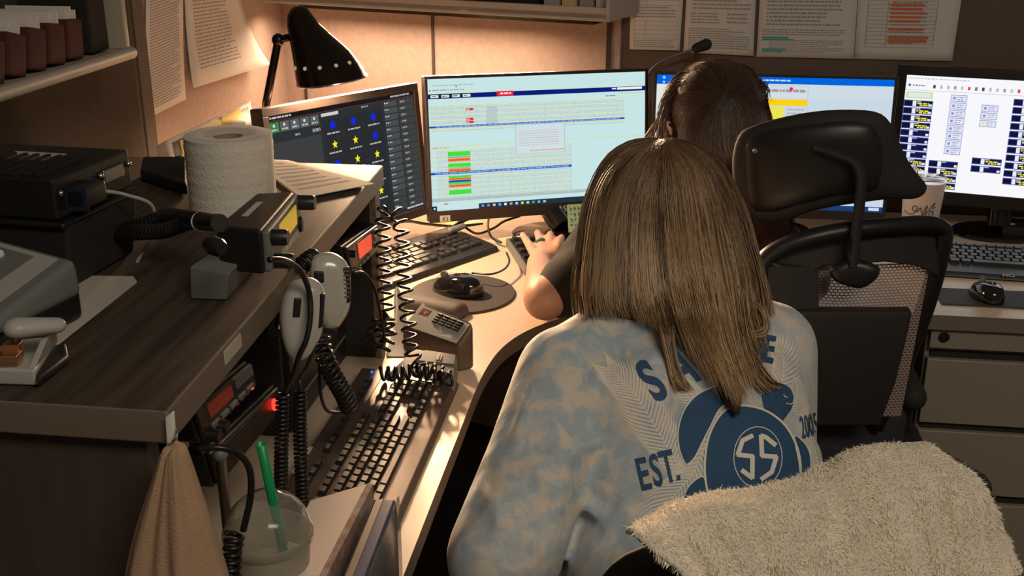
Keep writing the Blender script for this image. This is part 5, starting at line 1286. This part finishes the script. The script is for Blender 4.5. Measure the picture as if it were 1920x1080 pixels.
def stroke(pts, w):
    out = []; 
    for i in range(len(pts)-1):
        (x0,y0),(x1,y1) = pts[i], pts[i+1]; L_ = math.hypot(x1-x0,y1-y0) or 1; nx, ny = -(y1-y0)/L_*w/2, (x1-x0)/L_*w/2
        ex, ey = (x1-x0)/L_*w*.18, (y1-y0)/L_*w*.18
        out.append([(x0+nx-ex,y0+ny-ey),(x1+nx+ex,y1+ny+ey),(x1-nx+ex,y1-ny+ey),(x0-nx-ex,y0-ny-ey)])
    return out
def so(l, n=4): return smooth_outline(l, n)
shell = so(C5([(925,660),(940,560),(985,475),(1040,446),(1100,448),(1160,470),(1210,510),(1245,560),(1268,620),(1275,690),(1262,745),(1215,790),(1100,820),(1000,835),(955,810),(932,745)]))
flip = so(C5([(850,655),(828,600),(825,530),(845,460),(890,405),(950,375),(1000,362),(1052,382),(1020,420),(975,455),(945,515),(915,575),(890,625),(868,652)]))
hd = so(C5([(1140,435),(1138,390),(1165,362),(1200,357),(1235,372),(1252,402),(1250,440),(1238,466),(1218,482),(1212,500),(1185,482),(1152,458)]))
rfl = so(C5([(1256,560),(1285,575),(1308,610),(1316,660),(1306,715),(1282,722),(1272,650)])); lrf = so(C5([(840,835),(845,780),(870,735),(915,708),(930,760),(945,815),(900,845)]))
printed('turtle_print', [shell, flip, hd, rfl, lrf], M_pblue, .0012)
halo = []
for pg, w in ((shell, 4),(flip, 2.6),(lrf, 2.6),(rfl, 2.2)):
    cx_ = sum(p[0] for p in pg)/len(pg); cy_ = sum(p[1] for p in pg)/len(pg); g = [(cx_+(x-cx_)*1.02+0, cy_+(y-cy_)*1.02) for x, y in pg]; halo += stroke(g+[g[0]], w)
printed('turtle_outline', halo, M_pcream, .0018)
# emblem
def EM(l): return C5(l)
cxm, cym, rx, ry = 1119, 636, 90, 113
ring = lambda f, n=40: [(cxm+rx*f*cos(2*pi*i/n)+ .0*f*sin(2*pi*i/n), cym+ry*f*sin(2*pi*i/n)) for i in range(n+1)]
em = stroke(C5(ring(1)), 1.6)
def clipc(p, f=.93):
    x, y = p; q = math.hypot((x-cxm)/rx, (y-cym)/ry); return p if q <= f else (cxm+(x-cxm)*f/q, cym+(y-cym)*f/q)
L1 = [(1100,560),(1068,577),(1052,612),(1050,640),(1094,634),(1101,655),(1088,700),(1064,682)]
LT = [(1092,545),(1055,570),(1040,612),(1042,655),(1085,652),(1080,680),(1060,668)]
Sl = [[(1108,530),(1112,565),(1082,580),(1072,612),(1112,608),(1112,636),(1112,722),(1090,722),(1060,688),(1088,672),(1092,645),(1040,655),(1036,612),(1052,570),(1080,540)]]
Sr = [[(1128,528),(1165,545),(1185,570),(1160,590),(1146,572),(1144,610),(1196,606),(1198,650),(1180,700),(1146,728),(1128,730),(1130,700),(1150,690),(1160,650),(1126,655),(1124,580)]]
em += stroke(C5([(1099,556),(1062,574),(1044,626),(1099,632),(1098,712),(1060,684)]), 8.5)
em += stroke(C5([(1184,590),(1150,562),(1131,556),(1134,630),(1188,634),(1170,690),(1132,716)]), 8.5)
printed('emblem', em, M_pcream, .0020)
# turtle smile and eye
printed('turtle_face', stroke(C5([(1222,432),(1240,436),(1250,428),(1252,418)]), 1.6) + stroke(C5([(1214,400),(1218,408),(1228,410)]), 1.6), M_pcream, .0022)
# palm fronds
def frond(stem, n, la, ra, sw=1.4, curl=.35):
    out = []; P_ = bez([(x, y, 0) for x, y in stem], 12); out += stroke([(p.x, p.y) for p in P_], 2.0)
    for i in range(n):
        f = (i+.5)/n; k = f*(len(P_)-1); j = min(int(k), len(P_)-2); p = P_[j].lerp(P_[j+1], k-j); d_ = (P_[j+1]-P_[j]).normalized()
        for sgn, Lm in ((1, la), (-1, ra)):
            L_ = Lm*(.55+.45*sin(pi*min(1, f*1.1))); 
            q0 = p; a = atan2(d_.y, d_.x) - sgn*(.95-.35*f); q1 = q0+Vector((cos(a),sin(a),0))*L_*.55; a2 = a+sgn*curl; q2 = q1+Vector((cos(a2),sin(a2),0))*L_*.45
            w = sw; nx = Vector((-sin(a),cos(a),0)); out.append([(q0.x+nx.x*w/2,q0.y+nx.y*w/2),(q1.x+nx.x*w*.6,q1.y+nx.y*w*.6),(q2.x,q2.y),(q1.x-nx.x*w*.6,q1.y-nx.y*w*.6),(q0.x-nx.x*w/2,q0.y-nx.y*w/2)])
    return out
fr = frond(C5([(840,700),(760,560),(660,400),(558,298)]), 30, 84, 74, 3.3)
fr += frond(C5([(935,560),(880,690),(800,790),(740,905)]), 24, 50, 80, 3.1)
fr += frond(C5([(1180,420),(1215,330),(1210,250),(1180,205)]), 17, 58, 52, 2.8)
fr += frond(C5([(1300,560),(1330,600),(1345,680),(1350,740)]), 18, 30, 34, 2.0) + frond(C5([(1240,470),(1265,410),(1262,340)]), 12, 24, 26, 2.0)
fr += frond(C5([(1000,470),(900,420),(800,330)]), 20, 44, 44, 2.4)
printed('palm_print', fr, M_pcream, .0007)
# lettering
def letters(spec):
    polys = []
    for ch, x, y, sx_, sy_, ang, bold in spec:
        vs, fs = text_mesh(ch, 1, bold); ca_, sa_ = cos(ang), sin(ang)
        for f in fs:
            pg = []
            for i in f: u = vs[i].x*sx_; w = -vs[i].y*sy_; pg.append((x+u*ca_-w*sa_, y+u*sa_+w*ca_))
            polys.append(pg)
    return polys
d2 = radians
sp1 = [('S',1224,718,66,112,d2(-34),.03),('A',1279,690,58,112,d2(-28),.03),('V',1325,667,56,104,d2(-18),.03),('E',1362,652,54,100,d2(-8),.03),('T',1398,650,48,92,d2(1),.03),('H',1420,654,38,84,d2(6),.03),('E',1441,658,42,70,d2(9),.03),
       ('E',1207,892,46,84,d2(-13),.022),('S',1231,885,40,84,d2(-13),.022),('T',1253,878,44,84,d2(-13),.022)]
printed('slogan_print', letters(sp1)+[[(1268,892),(1275,890),(1276,899),(1269,901)]], M_pblue, .0016)
sp2 = [('2',1504,804,15,58,d2(-8),.014),('0',1512,802,15,58,d2(-8),.014),('0',1520,799,15,58,d2(-8),.014),('5',1528,796,14,58,d2(-8),.014)]
printed('year_print', letters(sp2), M_pblue, .0016)

# ---- hair
def hair(name, par, guides, N, bv, cols, rad=.0007, jit=3.0, off=(.002,.009), seed=1, pts=18, shirtbv=None, ddef=None):
    r = random.Random(seed); m = MB(); G = [bez([(x, y, d_) for x, y, d_ in g], 6) for g in guides]
    def samp(g, s): k = s*(len(g)-1); i = min(int(k), len(g)-2); return g[i].lerp(g[i+1], k-i)
    nG = len(G)
    streak = [r.random() for _ in range(90)]
    for _ in range(N):
        u = r.random()*(nG-1); i = min(int(u), nG-2); w = u-i; end = r.uniform(.76, 1.0); o_ = r.uniform(*off); a1 = r.gauss(0, jit); a2 = r.gauss(0, jit*.9); ph = r.random()*6; fr_ = r.uniform(2,5); am = r.random()*jit*.35
        st = min(1,r.random()*.12) if r.random() < .8 else r.uniform(0,.5)
        P_ = []
        for k in range(pts):
            s_ = st+(end-st)*k/(pts-1); q = samp(G[i], s_).lerp(samp(G[i+1], s_), w); env = min(1, .15+s_*3.5)
            x = q.x + (a1*env*.8 + a2*s_*1.1 + am*sin(ph+fr_*s_*4)); y = q.y
            h, nn, v = hit(x, y, bv)
            base = at(x, y, d=q.z)
            if h is not None:
                dist = (h-CAM).length - o_
            else: dist = (base-CAM).length - o_
            if h is not None and abs((base-CAM).length-(h-CAM).length) > .12: dist = (base-CAM).length
            if shirtbv:
                h2, _, _ = hit(x, y, shirtbv)
                if h2 is not None: dist = min(dist, (h2-CAM).length-.002-o_*.5)
            P_.append((v, dist))
        # smooth the distances along the strand
        ds = [d_ for _, d_ in P_]
        for _k in range(3): ds = [ds[0]]+[(ds[j-1]+2*ds[j]+ds[j+1])/4 for j in range(1, len(ds)-1)]+[ds[-1]]
        W3 = [CAM+v*d_ for (v, _), d_ in zip(P_, ds)]
        c = cols(u/(nG-1), streak[int(u/(nG-1)*89)], r)
        rr_ = rad*r.uniform(.7,1.5)
        m_rs = [rr_*(1 if 0 < k < pts-3 else .55) for k in range(pts)]; m_rs[-1] = rr_*.15
        b0 = len(m.f); m.tube(W3, m_rs, 3, caps=False)
        nf = len(m.f)-b0
        for q in range(nf):
            s_ = q/nf; cc = tuple(c[0][z]*(1-s_)+c[1][z]*s_ for z in range(3)); m.cols[b0+q] = cc
    return obj(name, m, M_hair, par, smooth=True, sharp=180)
M_hbase1 = mat('hair_under_light', (.075,.042,.022), .6, nscale=6, namt=.4, stretch=(30,30,2), bump=.3)
m = MB(); m.ball(H1+R1@Vector((0,-.010,.006)), 1, (.088,.104,.112), 24, R1)
def ringpx(y, xl, xr, d_, th_, n=20):
    a = at(xl, y, d=d_); b = at(xr, y, d=d_); c = (a+b)/2; ax = (b-a)/2; vv = FW.copy(); vv.z = 0; vv.normalize(); return [c + ax*cos(2*pi*j/n) + vv*th_*sin(2*pi*j/n) for j in range(n)]
hr_ = [(330,1150,1350,1.60,.085),(390,1122,1378,1.60,.085),(450,1108,1396,1.585,.075),(510,1104,1410,1.565,.062),(560,1106,1420,1.545,.050),(590,1118,1424,1.535,.038)]
m.loft([ringpx(*q) for q in hr_])
cap1 = remeshed('hair_mass', m, M_hbase1, t1, .006, 6, .6)
bvc = bvh_of(cap1)
# lower tail lying on the back
tl = []
for y, xl, xr in ((575,1225,1420),(610,1258,1424),(650,1294,1416),(690,1316,1404),(725,1338,1400),(755,1352,1396),(772,1368,1392)):
    c_, _, v = hit((xl+xr)/2, y); dd = ((c_-CAM).dot(FW) if c_ else 1.45)-.010; tl.append(ringpx(y, xl+6, xr-6, dd, .010))
m = MB(); m.loft(tl); obj('hair_tail', m, M_hbase1, cap1, smooth=True, sharp=180)
def c1(u, st, r):
    k = st*1.1+r.random()*.22-.06
    if .35 < u < .75: k += .10
    dark = (.060,.034,.018); mid = (.21,.122,.062); gold = (.60,.42,.235)
    a = tuple(dark[i]*(1-min(1,k))+mid[i]*min(1,k) for i in range(3)); e = tuple(mid[i]*(1-min(1,k*.95))+gold[i]*min(1,k*.95) for i in range(3)); 
    if k < .42: e = tuple(x*.5 for x in e)
    return a, e
G1 = [
 [(1236,258,1.62),(1190,262,1.62),(1150,290,1.62),(1122,340,1.61),(1104,410,1.61),(1096,500,1.60),(1096,560,1.58),(1100,604,1.55)],
 [(1228,262,1.62),(1168,292,1.60),(1130,342,1.60),(1109,405,1.60),(1101,470,1.59),(1097,540,1.57),(1101,600,1.54)],
 [(1232,261,1.62),(1185,300,1.57),(1155,360,1.55),(1142,430,1.54),(1138,500,1.52),(1136,560,1.50),(1150,602,1.50)],
 [(1236,261,1.62),(1212,310,1.55),(1192,370,1.53),(1185,440,1.52),(1184,510,1.50),(1188,565,1.49),(1200,604,1.49)],
 [(1240,261,1.62),(1232,315,1.54),(1226,380,1.52),(1228,450,1.50),(1232,520,1.49),(1242,572,1.47),(1258,632,1.46)],
 [(1244,261,1.62),(1255,312,1.54),(1262,380,1.52),(1270,460,1.50),(1284,550,1.48),(1312,640,1.44),(1356,740,1.42)],
 [(1248,261,1.62),(1285,308,1.54),(1300,378,1.52),(1312,460,1.50),(1328,550,1.48),(1352,650,1.44),(1392,768,1.40)],
 [(1254,262,1.62),(1306,306,1.56),(1334,376,1.54),(1350,458,1.53),(1366,545,1.51),(1380,640,1.46),(1410,740,1.42)],
 [(1260,263,1.62),(1322,306,1.58),(1358,380,1.57),(1378,458,1.56),(1394,535,1.54),(1398,600,1.50),(1428,690,1.47)],
 [(1268,266,1.62),(1336,312,1.61),(1378,390,1.60),(1398,460,1.60),(1416,530,1.58),(1424,570,1.55),(1432,596,1.53)],
 [(1262,258,1.62),(1305,272,1.62),(1350,318,1.62),(1386,390,1.61),(1404,460,1.61),(1420,530,1.60),(1430,570,1.57),(1436,592,1.55)]]
hair('hair_strands', t1, G1, 8500, bvc, c1, rad=.00058, jit=7, shirtbv=BV, seed=3)
# loose locks: thin ones left of the tail, the flicked curl on the right, tips across the slogan
G1b = [[(1235,585,1.47),(1238,620,1.46),(1252,680,1.45),(1258,710,1.44),(1270,738,1.43)],[(1248,585,1.47),(1262,620,1.46),(1268,670,1.45),(1282,710,1.44),(1300,735,1.43)]]
hair('loose_lock', t1, G1b, 200, bvc, c1, rad=.0008, jit=2, shirtbv=BV, seed=5)
G1c = [[(1345,560,1.50),(1365,590,1.49),(1385,618,1.49),(1412,632,1.49),(1434,628,1.50),(1440,608,1.51),(1432,580,1.52),(1415,562,1.53)],[(1352,560,1.50),(1372,584,1.49),(1392,608,1.49),(1412,620,1.49),(1428,616,1.50),(1432,604,1.51),(1424,582,1.52),(1408,566,1.53)]]
hair('flicked_lock', t1, G1c, 220, bvc, c1, rad=.0008, jit=1.5, shirtbv=BV, seed=6)
G1d = [[(1385,600,1.48),(1398,640,1.47),(1425,680,1.46),(1450,712,1.46),(1474,722,1.47)],[(1375,600,1.48),(1385,650,1.47),(1405,700,1.46),(1420,726,1.46),(1440,745,1.46)]]
hair('stray_tips', t1, G1d, 120, bvc, c1, rad=.0007, jit=2.5, shirtbv=BV, seed=8)
G1e = [[(1225,258,1.62),(1160,280,1.61),(1118,340,1.61),(1098,420,1.61),(1092,520,1.60),(1090,600,1.55)],[(1236,256,1.62),(1172,274,1.61),(1128,330,1.61),(1106,400,1.61),(1096,500,1.60),(1098,610,1.55)]]
hair('flyaway_strands', t1, G1e, 60, bvc, c1, rad=.0004, jit=3, seed=9)

# ---- dark-haired woman in the black top
f2, r2, R2 = frame(-.18, .98)
H2 = at(1340, 232, d=2.14)
t2 = thing('person', 'person with dark brown tied hair in a black top reaching for the numeric keypad', 'person', (.20, 1.98, 0))
shL2, elL2, wrL2 = at(1172, 455, d=2.16), at(1022, 560, d=2.065), at(1012, 494, z=.776)
elL2.z = max(elL2.z, ZD+.045)
shR2 = at(1450, 470, d=2.12); elR2 = shR2+Vector((.08,.06,-.17)); wrR2 = elR2+Vector((-.02,.24,-.005)); wrR2.z = ZD+.03; elR2.z = max(elR2.z, ZD+.05)
c2 = (shL2+shR2)/2
m = MB()
m.ball(c2-Vector((0,.0,.02)), 1, (.155,.08,.07), 20, R2); m.ball(c2+Vector((.02,-.03,-.13)), 1, (.15,.10,.13), 20, R2); m.ball(c2+Vector((.05,-.08,-.28)), 1, (.15,.105,.14), 20, R2); hip2 = Vector((.30,1.985,.58)); m.ball(hip2, 1, (.17,.13,.12), 20, R2)
m.capsule(c2+Vector((0,.0,.03)), H2-Vector((0,0,.06)), .048, .045); head_parts(m, H2, R2)
m.capsule(shL2, elL2, .046, .040); m.capsule(elL2, wrL2, .041, .027)
m.capsule(shR2, elR2, .046, .040); m.capsule(elR2, wrR2, .041, .027)
def handL(m):
    a = at(1022, 474, z=.783)
    m.capsule(wrL2, at(1008,480,z=.782), .022, .016, 12); m.capsule(wrL2, at(1022,474,z=.784), .024, .019, 12); m.capsule(wrL2, at(1036,474,z=.784), .022, .018, 12); m.capsule(at(1010,482,z=.783), at(1036,478,z=.784), .016, .017, 12)
    F_ = [((1003,479,.783),(992,459,.795),(980,440,.778),.0098),((1017,470,.788),(1013,450,.803),(1008,436,.786),.0105),((1031,468,.788),(1031,448,.806),(1032,439,.786),.0108),((1043,472,.787),(1048,455,.803),(1053,445,.785),.0102)]
    for b_, mid_, tp, r_ in F_:
        B_, M2_, T_ = (at(q[0], q[1], z=q[2]) for q in (b_, mid_, tp)); m.capsule(B_, M2_, r_*1.08, r_*.98, 12); m.capsule(M2_, T_, r_*.98, r_*.78, 12)
    m.capsule(at(1038,486,z=.778), at(1052,478,z=.775), .013, .011, 12); m.capsule(at(1052,478,z=.775), at(1062,466,z=.772), .011, .009, 12)
handL(m)
for q in range(4): b_ = wrR2+f2*.085+r2*(.026-.0175*q); m.capsule(b_, b_+f2*(.055-.004*abs(q-1.5))-Vector((0,0,.008)), .0085, .0075, 10)
m.ball(wrR2+f2*.05, 1, (.038,.050,.016), 14, R2); m.capsule(wrR2+f2*.02-r2*.03, wrR2+f2*.06-r2*.055, .010, .0085, 10)
for k in (-1, 1):
    hp = hip2+r2*.09*k-Vector((0,0,.04)); kn = hp+f2*.40; kn.z = .52; m.capsule(hp, kn, .080, .058); m.capsule(kn, Vector((kn.x,kn.y,.10)), .052, .036); m.capsule(Vector((kn.x,kn.y,.045)), Vector((kn.x,kn.y,.035))+f2*.16, .038, .030)
body2 = remeshed('body', m, M_skin, t2, .0040, 4, .5)
m = MB()
m.ball(c2-Vector((0,0,.02)), 1, (.168,.095,.078), 20, R2); m.ball(c2+Vector((.02,-.03,-.13)), 1, (.170,.120,.14), 20, R2); m.ball(c2+Vector((.05,-.08,-.28)), 1, (.170,.122,.17), 20, R2)
m.capsule(shL2, at(1066,532,d=2.08), .060, .056, 20); m.capsule(shR2, shR2.lerp(elR2,.75), .062, .060, 20)
m.capsule(at(1125,440,d=2.16), at(1056,545,d=2.09), .048, .054, 18)
remeshed('top', m, M_shirt2, t2, .0065, 8, .6)
m = MB()
for k in (-1, 1):
    hp = hip2+r2*.09*k-Vector((0,0,.04)); kn = hp+f2*.41; kn.z = .52; m.capsule(hp, kn, .095, .068); m.capsule(kn, Vector((kn.x,kn.y,.12)), .063, .048)
m.ball(hip2, 1, (.185,.145,.135), 20, R2); remeshed('trousers', m, M_jeans, t2, .012, 6)
eyes(t2, H2, R2)
a_, b_ = at(1017,470,z=.788), at(1013,450,z=.803); q = a_.lerp(b_, .72); m = MB(); m.lathe([(.0098,-.0028),(.0128,-.0026),(.0128,.0026),(.0098,.0028)], q, 24, R=(b_-a_).to_track_quat('Z','Y').to_matrix(), closed=True); o = obj('finger_ring', m, M_ring, smooth=True); tag(o, 'teal green band on the ring finger of the hand over the numeric keypad', 'ring')
for px_, py_, z_ in ((980,441,.786),(1008,437,.794),(1032,440,.795)): 
    m = MB(); m.ball(at(px_,py_,z=z_), 1, (.0055,.007,.003), 10); obj('fingernail', m, M_skinp, body2, smooth=True)
# glasses temple and ear show at the left of the hair
ear = at(1252, 246, d=2.10); m = MB(); m.tube(bez([at(1240,236,d=2.12), at(1250,233,d=2.095), at(1264,238,d=2.085), at(1268,250,d=2.085)], 6), .003, 8); o = obj('glasses_temple', m, M_black, t2, smooth=True)
m = MB(); m.ball(ear, 1, (.010,.012,.020), 12, R2); obj('ear', m, M_skin, t2, smooth=True)
M_hbase2 = mat('hair_under_dark', (.022,.012,.008), .6, nscale=6, namt=.4, stretch=(30,30,2), bump=.3)
m = MB(); m.ball(H2+R2@Vector((0,-.008,.016)), 1, (.092,.108,.108), 24, R2)
hr_ = [(170,1300,1425,2.10,.07),(230,1268,1442,2.09,.075),(290,1275,1446,2.075,.065),(350,1300,1456,2.06,.05),(410,1340,1478,2.05,.04),(460,1380,1492,2.04,.028),(490,1410,1490,2.04,.02)]
m.loft([ringpx(*q) for q in hr_])
cap2 = remeshed('hair_mass', m, M_hbase2, t2, .006, 6, .6); bv2 = bvh_of(cap2)
def c2c(u, st, r):
    k = st*.5+r.random()*.3; dark = (.030,.016,.011); mid = (.085,.045,.028); warm = (.22,.12,.065)
    a = tuple(dark[i]*(1-k)+mid[i]*k for i in range(3)); e = tuple(mid[i]*(1-k)+warm[i]*k for i in range(3)); return a, e
G2 = [
 [(1345,175,2.06),(1295,150,2.08),(1262,170,2.10),(1248,205,2.12),(1240,235,2.12),(1222,262,2.12)],
 [(1350,185,2.05),(1305,190,2.06),(1272,215,2.08),(1262,245,2.09),(1268,290,2.08),(1290,340,2.06)],
 [(1355,190,2.05),(1325,215,2.05),(1305,250,2.05),(1305,300,2.05),(1330,360,2.05),(1370,430,2.04)],
 [(1362,192,2.05),(1352,225,2.04),(1350,270,2.04),(1368,330,2.04),(1400,400,2.03),(1430,470,2.03)],
 [(1375,190,2.05),(1385,215,2.04),(1392,260,2.04),(1405,320,2.04),(1430,395,2.03),(1455,478,2.03)],
 [(1385,185,2.05),(1412,205,2.05),(1424,250,2.06),(1432,310,2.06),(1455,390,2.05),(1478,472,2.04)],
 [(1390,175,2.06),(1425,190,2.08),(1440,230,2.09),(1446,290,2.08),(1468,380,2.07),(1492,462,2.05)]]
G2 = [[(g[0][0], g[0][1]-18, g[0][2])]+g[1:] for g in G2]
hair('hair_strands', t2, G2, 4000, bv2, c2c, rad=.0006, jit=7, seed=11)
G2b = [
 [(1362,190,2.05),(1320,200,2.06),(1280,205,2.08),(1255,222,2.10),(1243,250,2.12)],
 [(1360,188,2.05),(1322,172,2.06),(1285,168,2.08),(1260,182,2.11),(1246,215,2.13)],
 [(1350,185,2.05),(1330,150,2.07),(1300,128,2.11),(1272,142,2.13),(1252,175,2.14)],
 [(1355,182,2.05),(1350,145,2.07),(1335,122,2.11),(1305,120,2.14),(1280,132,2.15)],
 [(1362,182,2.05),(1375,145,2.07),(1370,122,2.11),(1350,114,2.14),(1330,114,2.16)],
 [(1370,182,2.05),(1400,150,2.07),(1405,132,2.11),(1390,122,2.14),(1370,118,2.16)],
 [(1378,182,2.05),(1420,168,2.08),(1432,162,2.11),(1430,172,2.11),(1434,190,2.11)],
 [(1378,190,2.05),(1405,200,2.05),(1428,212,2.07),(1436,235,2.08),(1440,270,2.09)]]
hair('crown_strands', t2, G2b, 2600, bv2, c2c, rad=.0006, jit=4.5, seed=12)
hair('flyaway_strands', t2, [[(1290,130,2.12),(1258,160,2.12),(1242,205,2.12),(1226,240,2.12),(1208,268,2.12)],[(1262,170,2.12),(1248,200,2.12),(1238,230,2.12),(1218,250,2.12),(1212,272,2.12)]], 50, bv2, lambda u, s, r: ((.09,.05,.03),(.30,.17,.09)), rad=.0004, jit=3, seed=13)
0 and hair('flyaway_strands', t2, [[(1425,150,2.12),(1440,180,2.12),(1448,220,2.12),(1446,250,2.12)],[(1432,165,2.12),(1450,200,2.12),(1456,230,2.12),(1450,262,2.12)]], 30, bv2, lambda u, s, r: ((.09,.05,.03),(.20,.12,.07)), rad=.0004, jit=3, seed=14)

# ================================================================ FLEECE BLANKET
topc = [(1186,998,1.00),(1240,982,1.03),(1300,958,1.05),(1370,942,1.075),(1450,934,1.10),(1520,908,1.13),(1580,876,1.16),(1640,846,1.19),(1710,838,1.22),(1768,852,1.24),(1808,880,1.25),(1842,925,1.255),(1860,990,1.25)]
botc = [(1352,1110,.985),(1380,1200,.985),(1420,1300,.99),(1470,1330,1.0),(1530,1330,1.01),(1590,1330,1.03),(1650,1330,1.05),(1700,1330,1.07),(1740,1330,1.09),(1775,1330,1.11),(1805,1300,1.13),(1830,1220,1.15),(1846,1120,1.18)]
TP = bez([(x,y,d_) for x,y,d_ in topc], 10); BP = bez([(x,y,d_) for x,y,d_ in botc], 10); NU = len(TP); NV = 26
rows = []
for j in range(NU):
    u = j/(NU-1); T = at(TP[j].x, TP[j].y, d=TP[j].z); B = at(BP[j].x, BP[j].y, d=BP[j].z); row = []
    outw = -fwd1 if 'fwd1' in globals() else Vector((0,-1,0))
    # the side lying over the inner face of the backrest
    for k in range(5): s_ = 1-k/5; row.append(T + fwd1*(.055+.01*sin(9*u)) *min(1,s_*2.5)**.6*(.12+.88*min(1,u*3)) - Vector((0,0,(.006+.15*min(1,u*2))*s_**1.4)))
    for k in range(NV):
        v = k/(NV-1); p = T.lerp(B, v); fold = (.015*sin(2*pi*(5.2*u+.35*v)+.5)+.0125*sin(2*pi*(12.5*u-.3*v)+2.5*sin(6*u)))*min(1, v*2.2+.15) + .004*sin(23*v+7*u)
        bulge = .020*(1-(1-min(1,v*5))**2)**.5
        p = p + outw*(bulge+fold); p.z += .004*sin(2*pi*6*u)*(1-v); row.append(p)
    rows.append(row)
m = MB(); m.loft([r_ for r_ in rows], caps=False, closed=False)
bl = thing('fleece_blanket', 'cream fleece blanket draped over the backrest of the nearest chair', 'blanket', tuple(bcn+Vector((0,0,.60))))
base = obj('fleece_cloth', m, M_furb, bl, smooth=True, sharp=180, solid=.006)
# pile
r = random.Random(5); m = MB(); tris = []
for j in range(NU-1):
    for k in range(1, len(rows[0])-2):
        a, b, c, d_ = rows[j][k], rows[j+1][k], rows[j+1][k+1], rows[j][k+1]; n_ = (b-a).cross(d_-a); A_ = n_.length; n_.normalize(); 
        if n_.dot(CAM-a) < 0: n_ = -n_
        sc = pr_p = (a-CAM); yv = 540-FPX*sc.dot(UP)/sc.dot(FW)
        if yv > 1180: continue
        tris.append((a, b, c, d_, n_, A_))
tot = sum(q[5] for q in tris); NB = 160000; vs = []; fs = []; cl = []
for a, b, c, d_, n_, A_ in tris:
    for _ in range(int(NB*A_/tot+r.random())):
        u, v = r.random(), r.random(); p = (a*(1-u)+b*u)*(1-v)+(d_*(1-u)+c*u)*v
        clump = .5+.5*sin(p.x*95+p.z*60)*sin(p.z*85-p.y*70+p.x*30)
        dr = (n_*.50 + Vector((r.gauss(0,.20)+.35*(clump-.5), r.gauss(0,.20), -.55+r.gauss(0,.2)))).normalized(); L_ = r.uniform(.004,.0075)*(.8+.4*clump); sd = dr.cross(Vector((r.gauss(0,1), r.gauss(0,1), r.gauss(0,1)))).normalized()*r.uniform(.00035,.0006)
        q = p+n_*.002; mid_ = q+dr*L_*.55; tp = mid_+(dr*.7+Vector((0,0,-.22))).normalized()*L_*.5; i = len(vs); vs += [q-sd, q+sd, mid_+sd*.8, mid_-sd*.8, tp]; fs += [(i,i+1,i+2,i+3),(i+3,i+2,i+4)]; g = r.uniform(.93,1.03)*(.94+.06*clump); cc = (.90*g,.82*g,.67*g); cl += [cc, cc]
m.add(vs, fs); m.cols = cl
o = obj('pile', m, M_fur, base, smooth=True, sharp=180); o['kind'] = 'stuff'
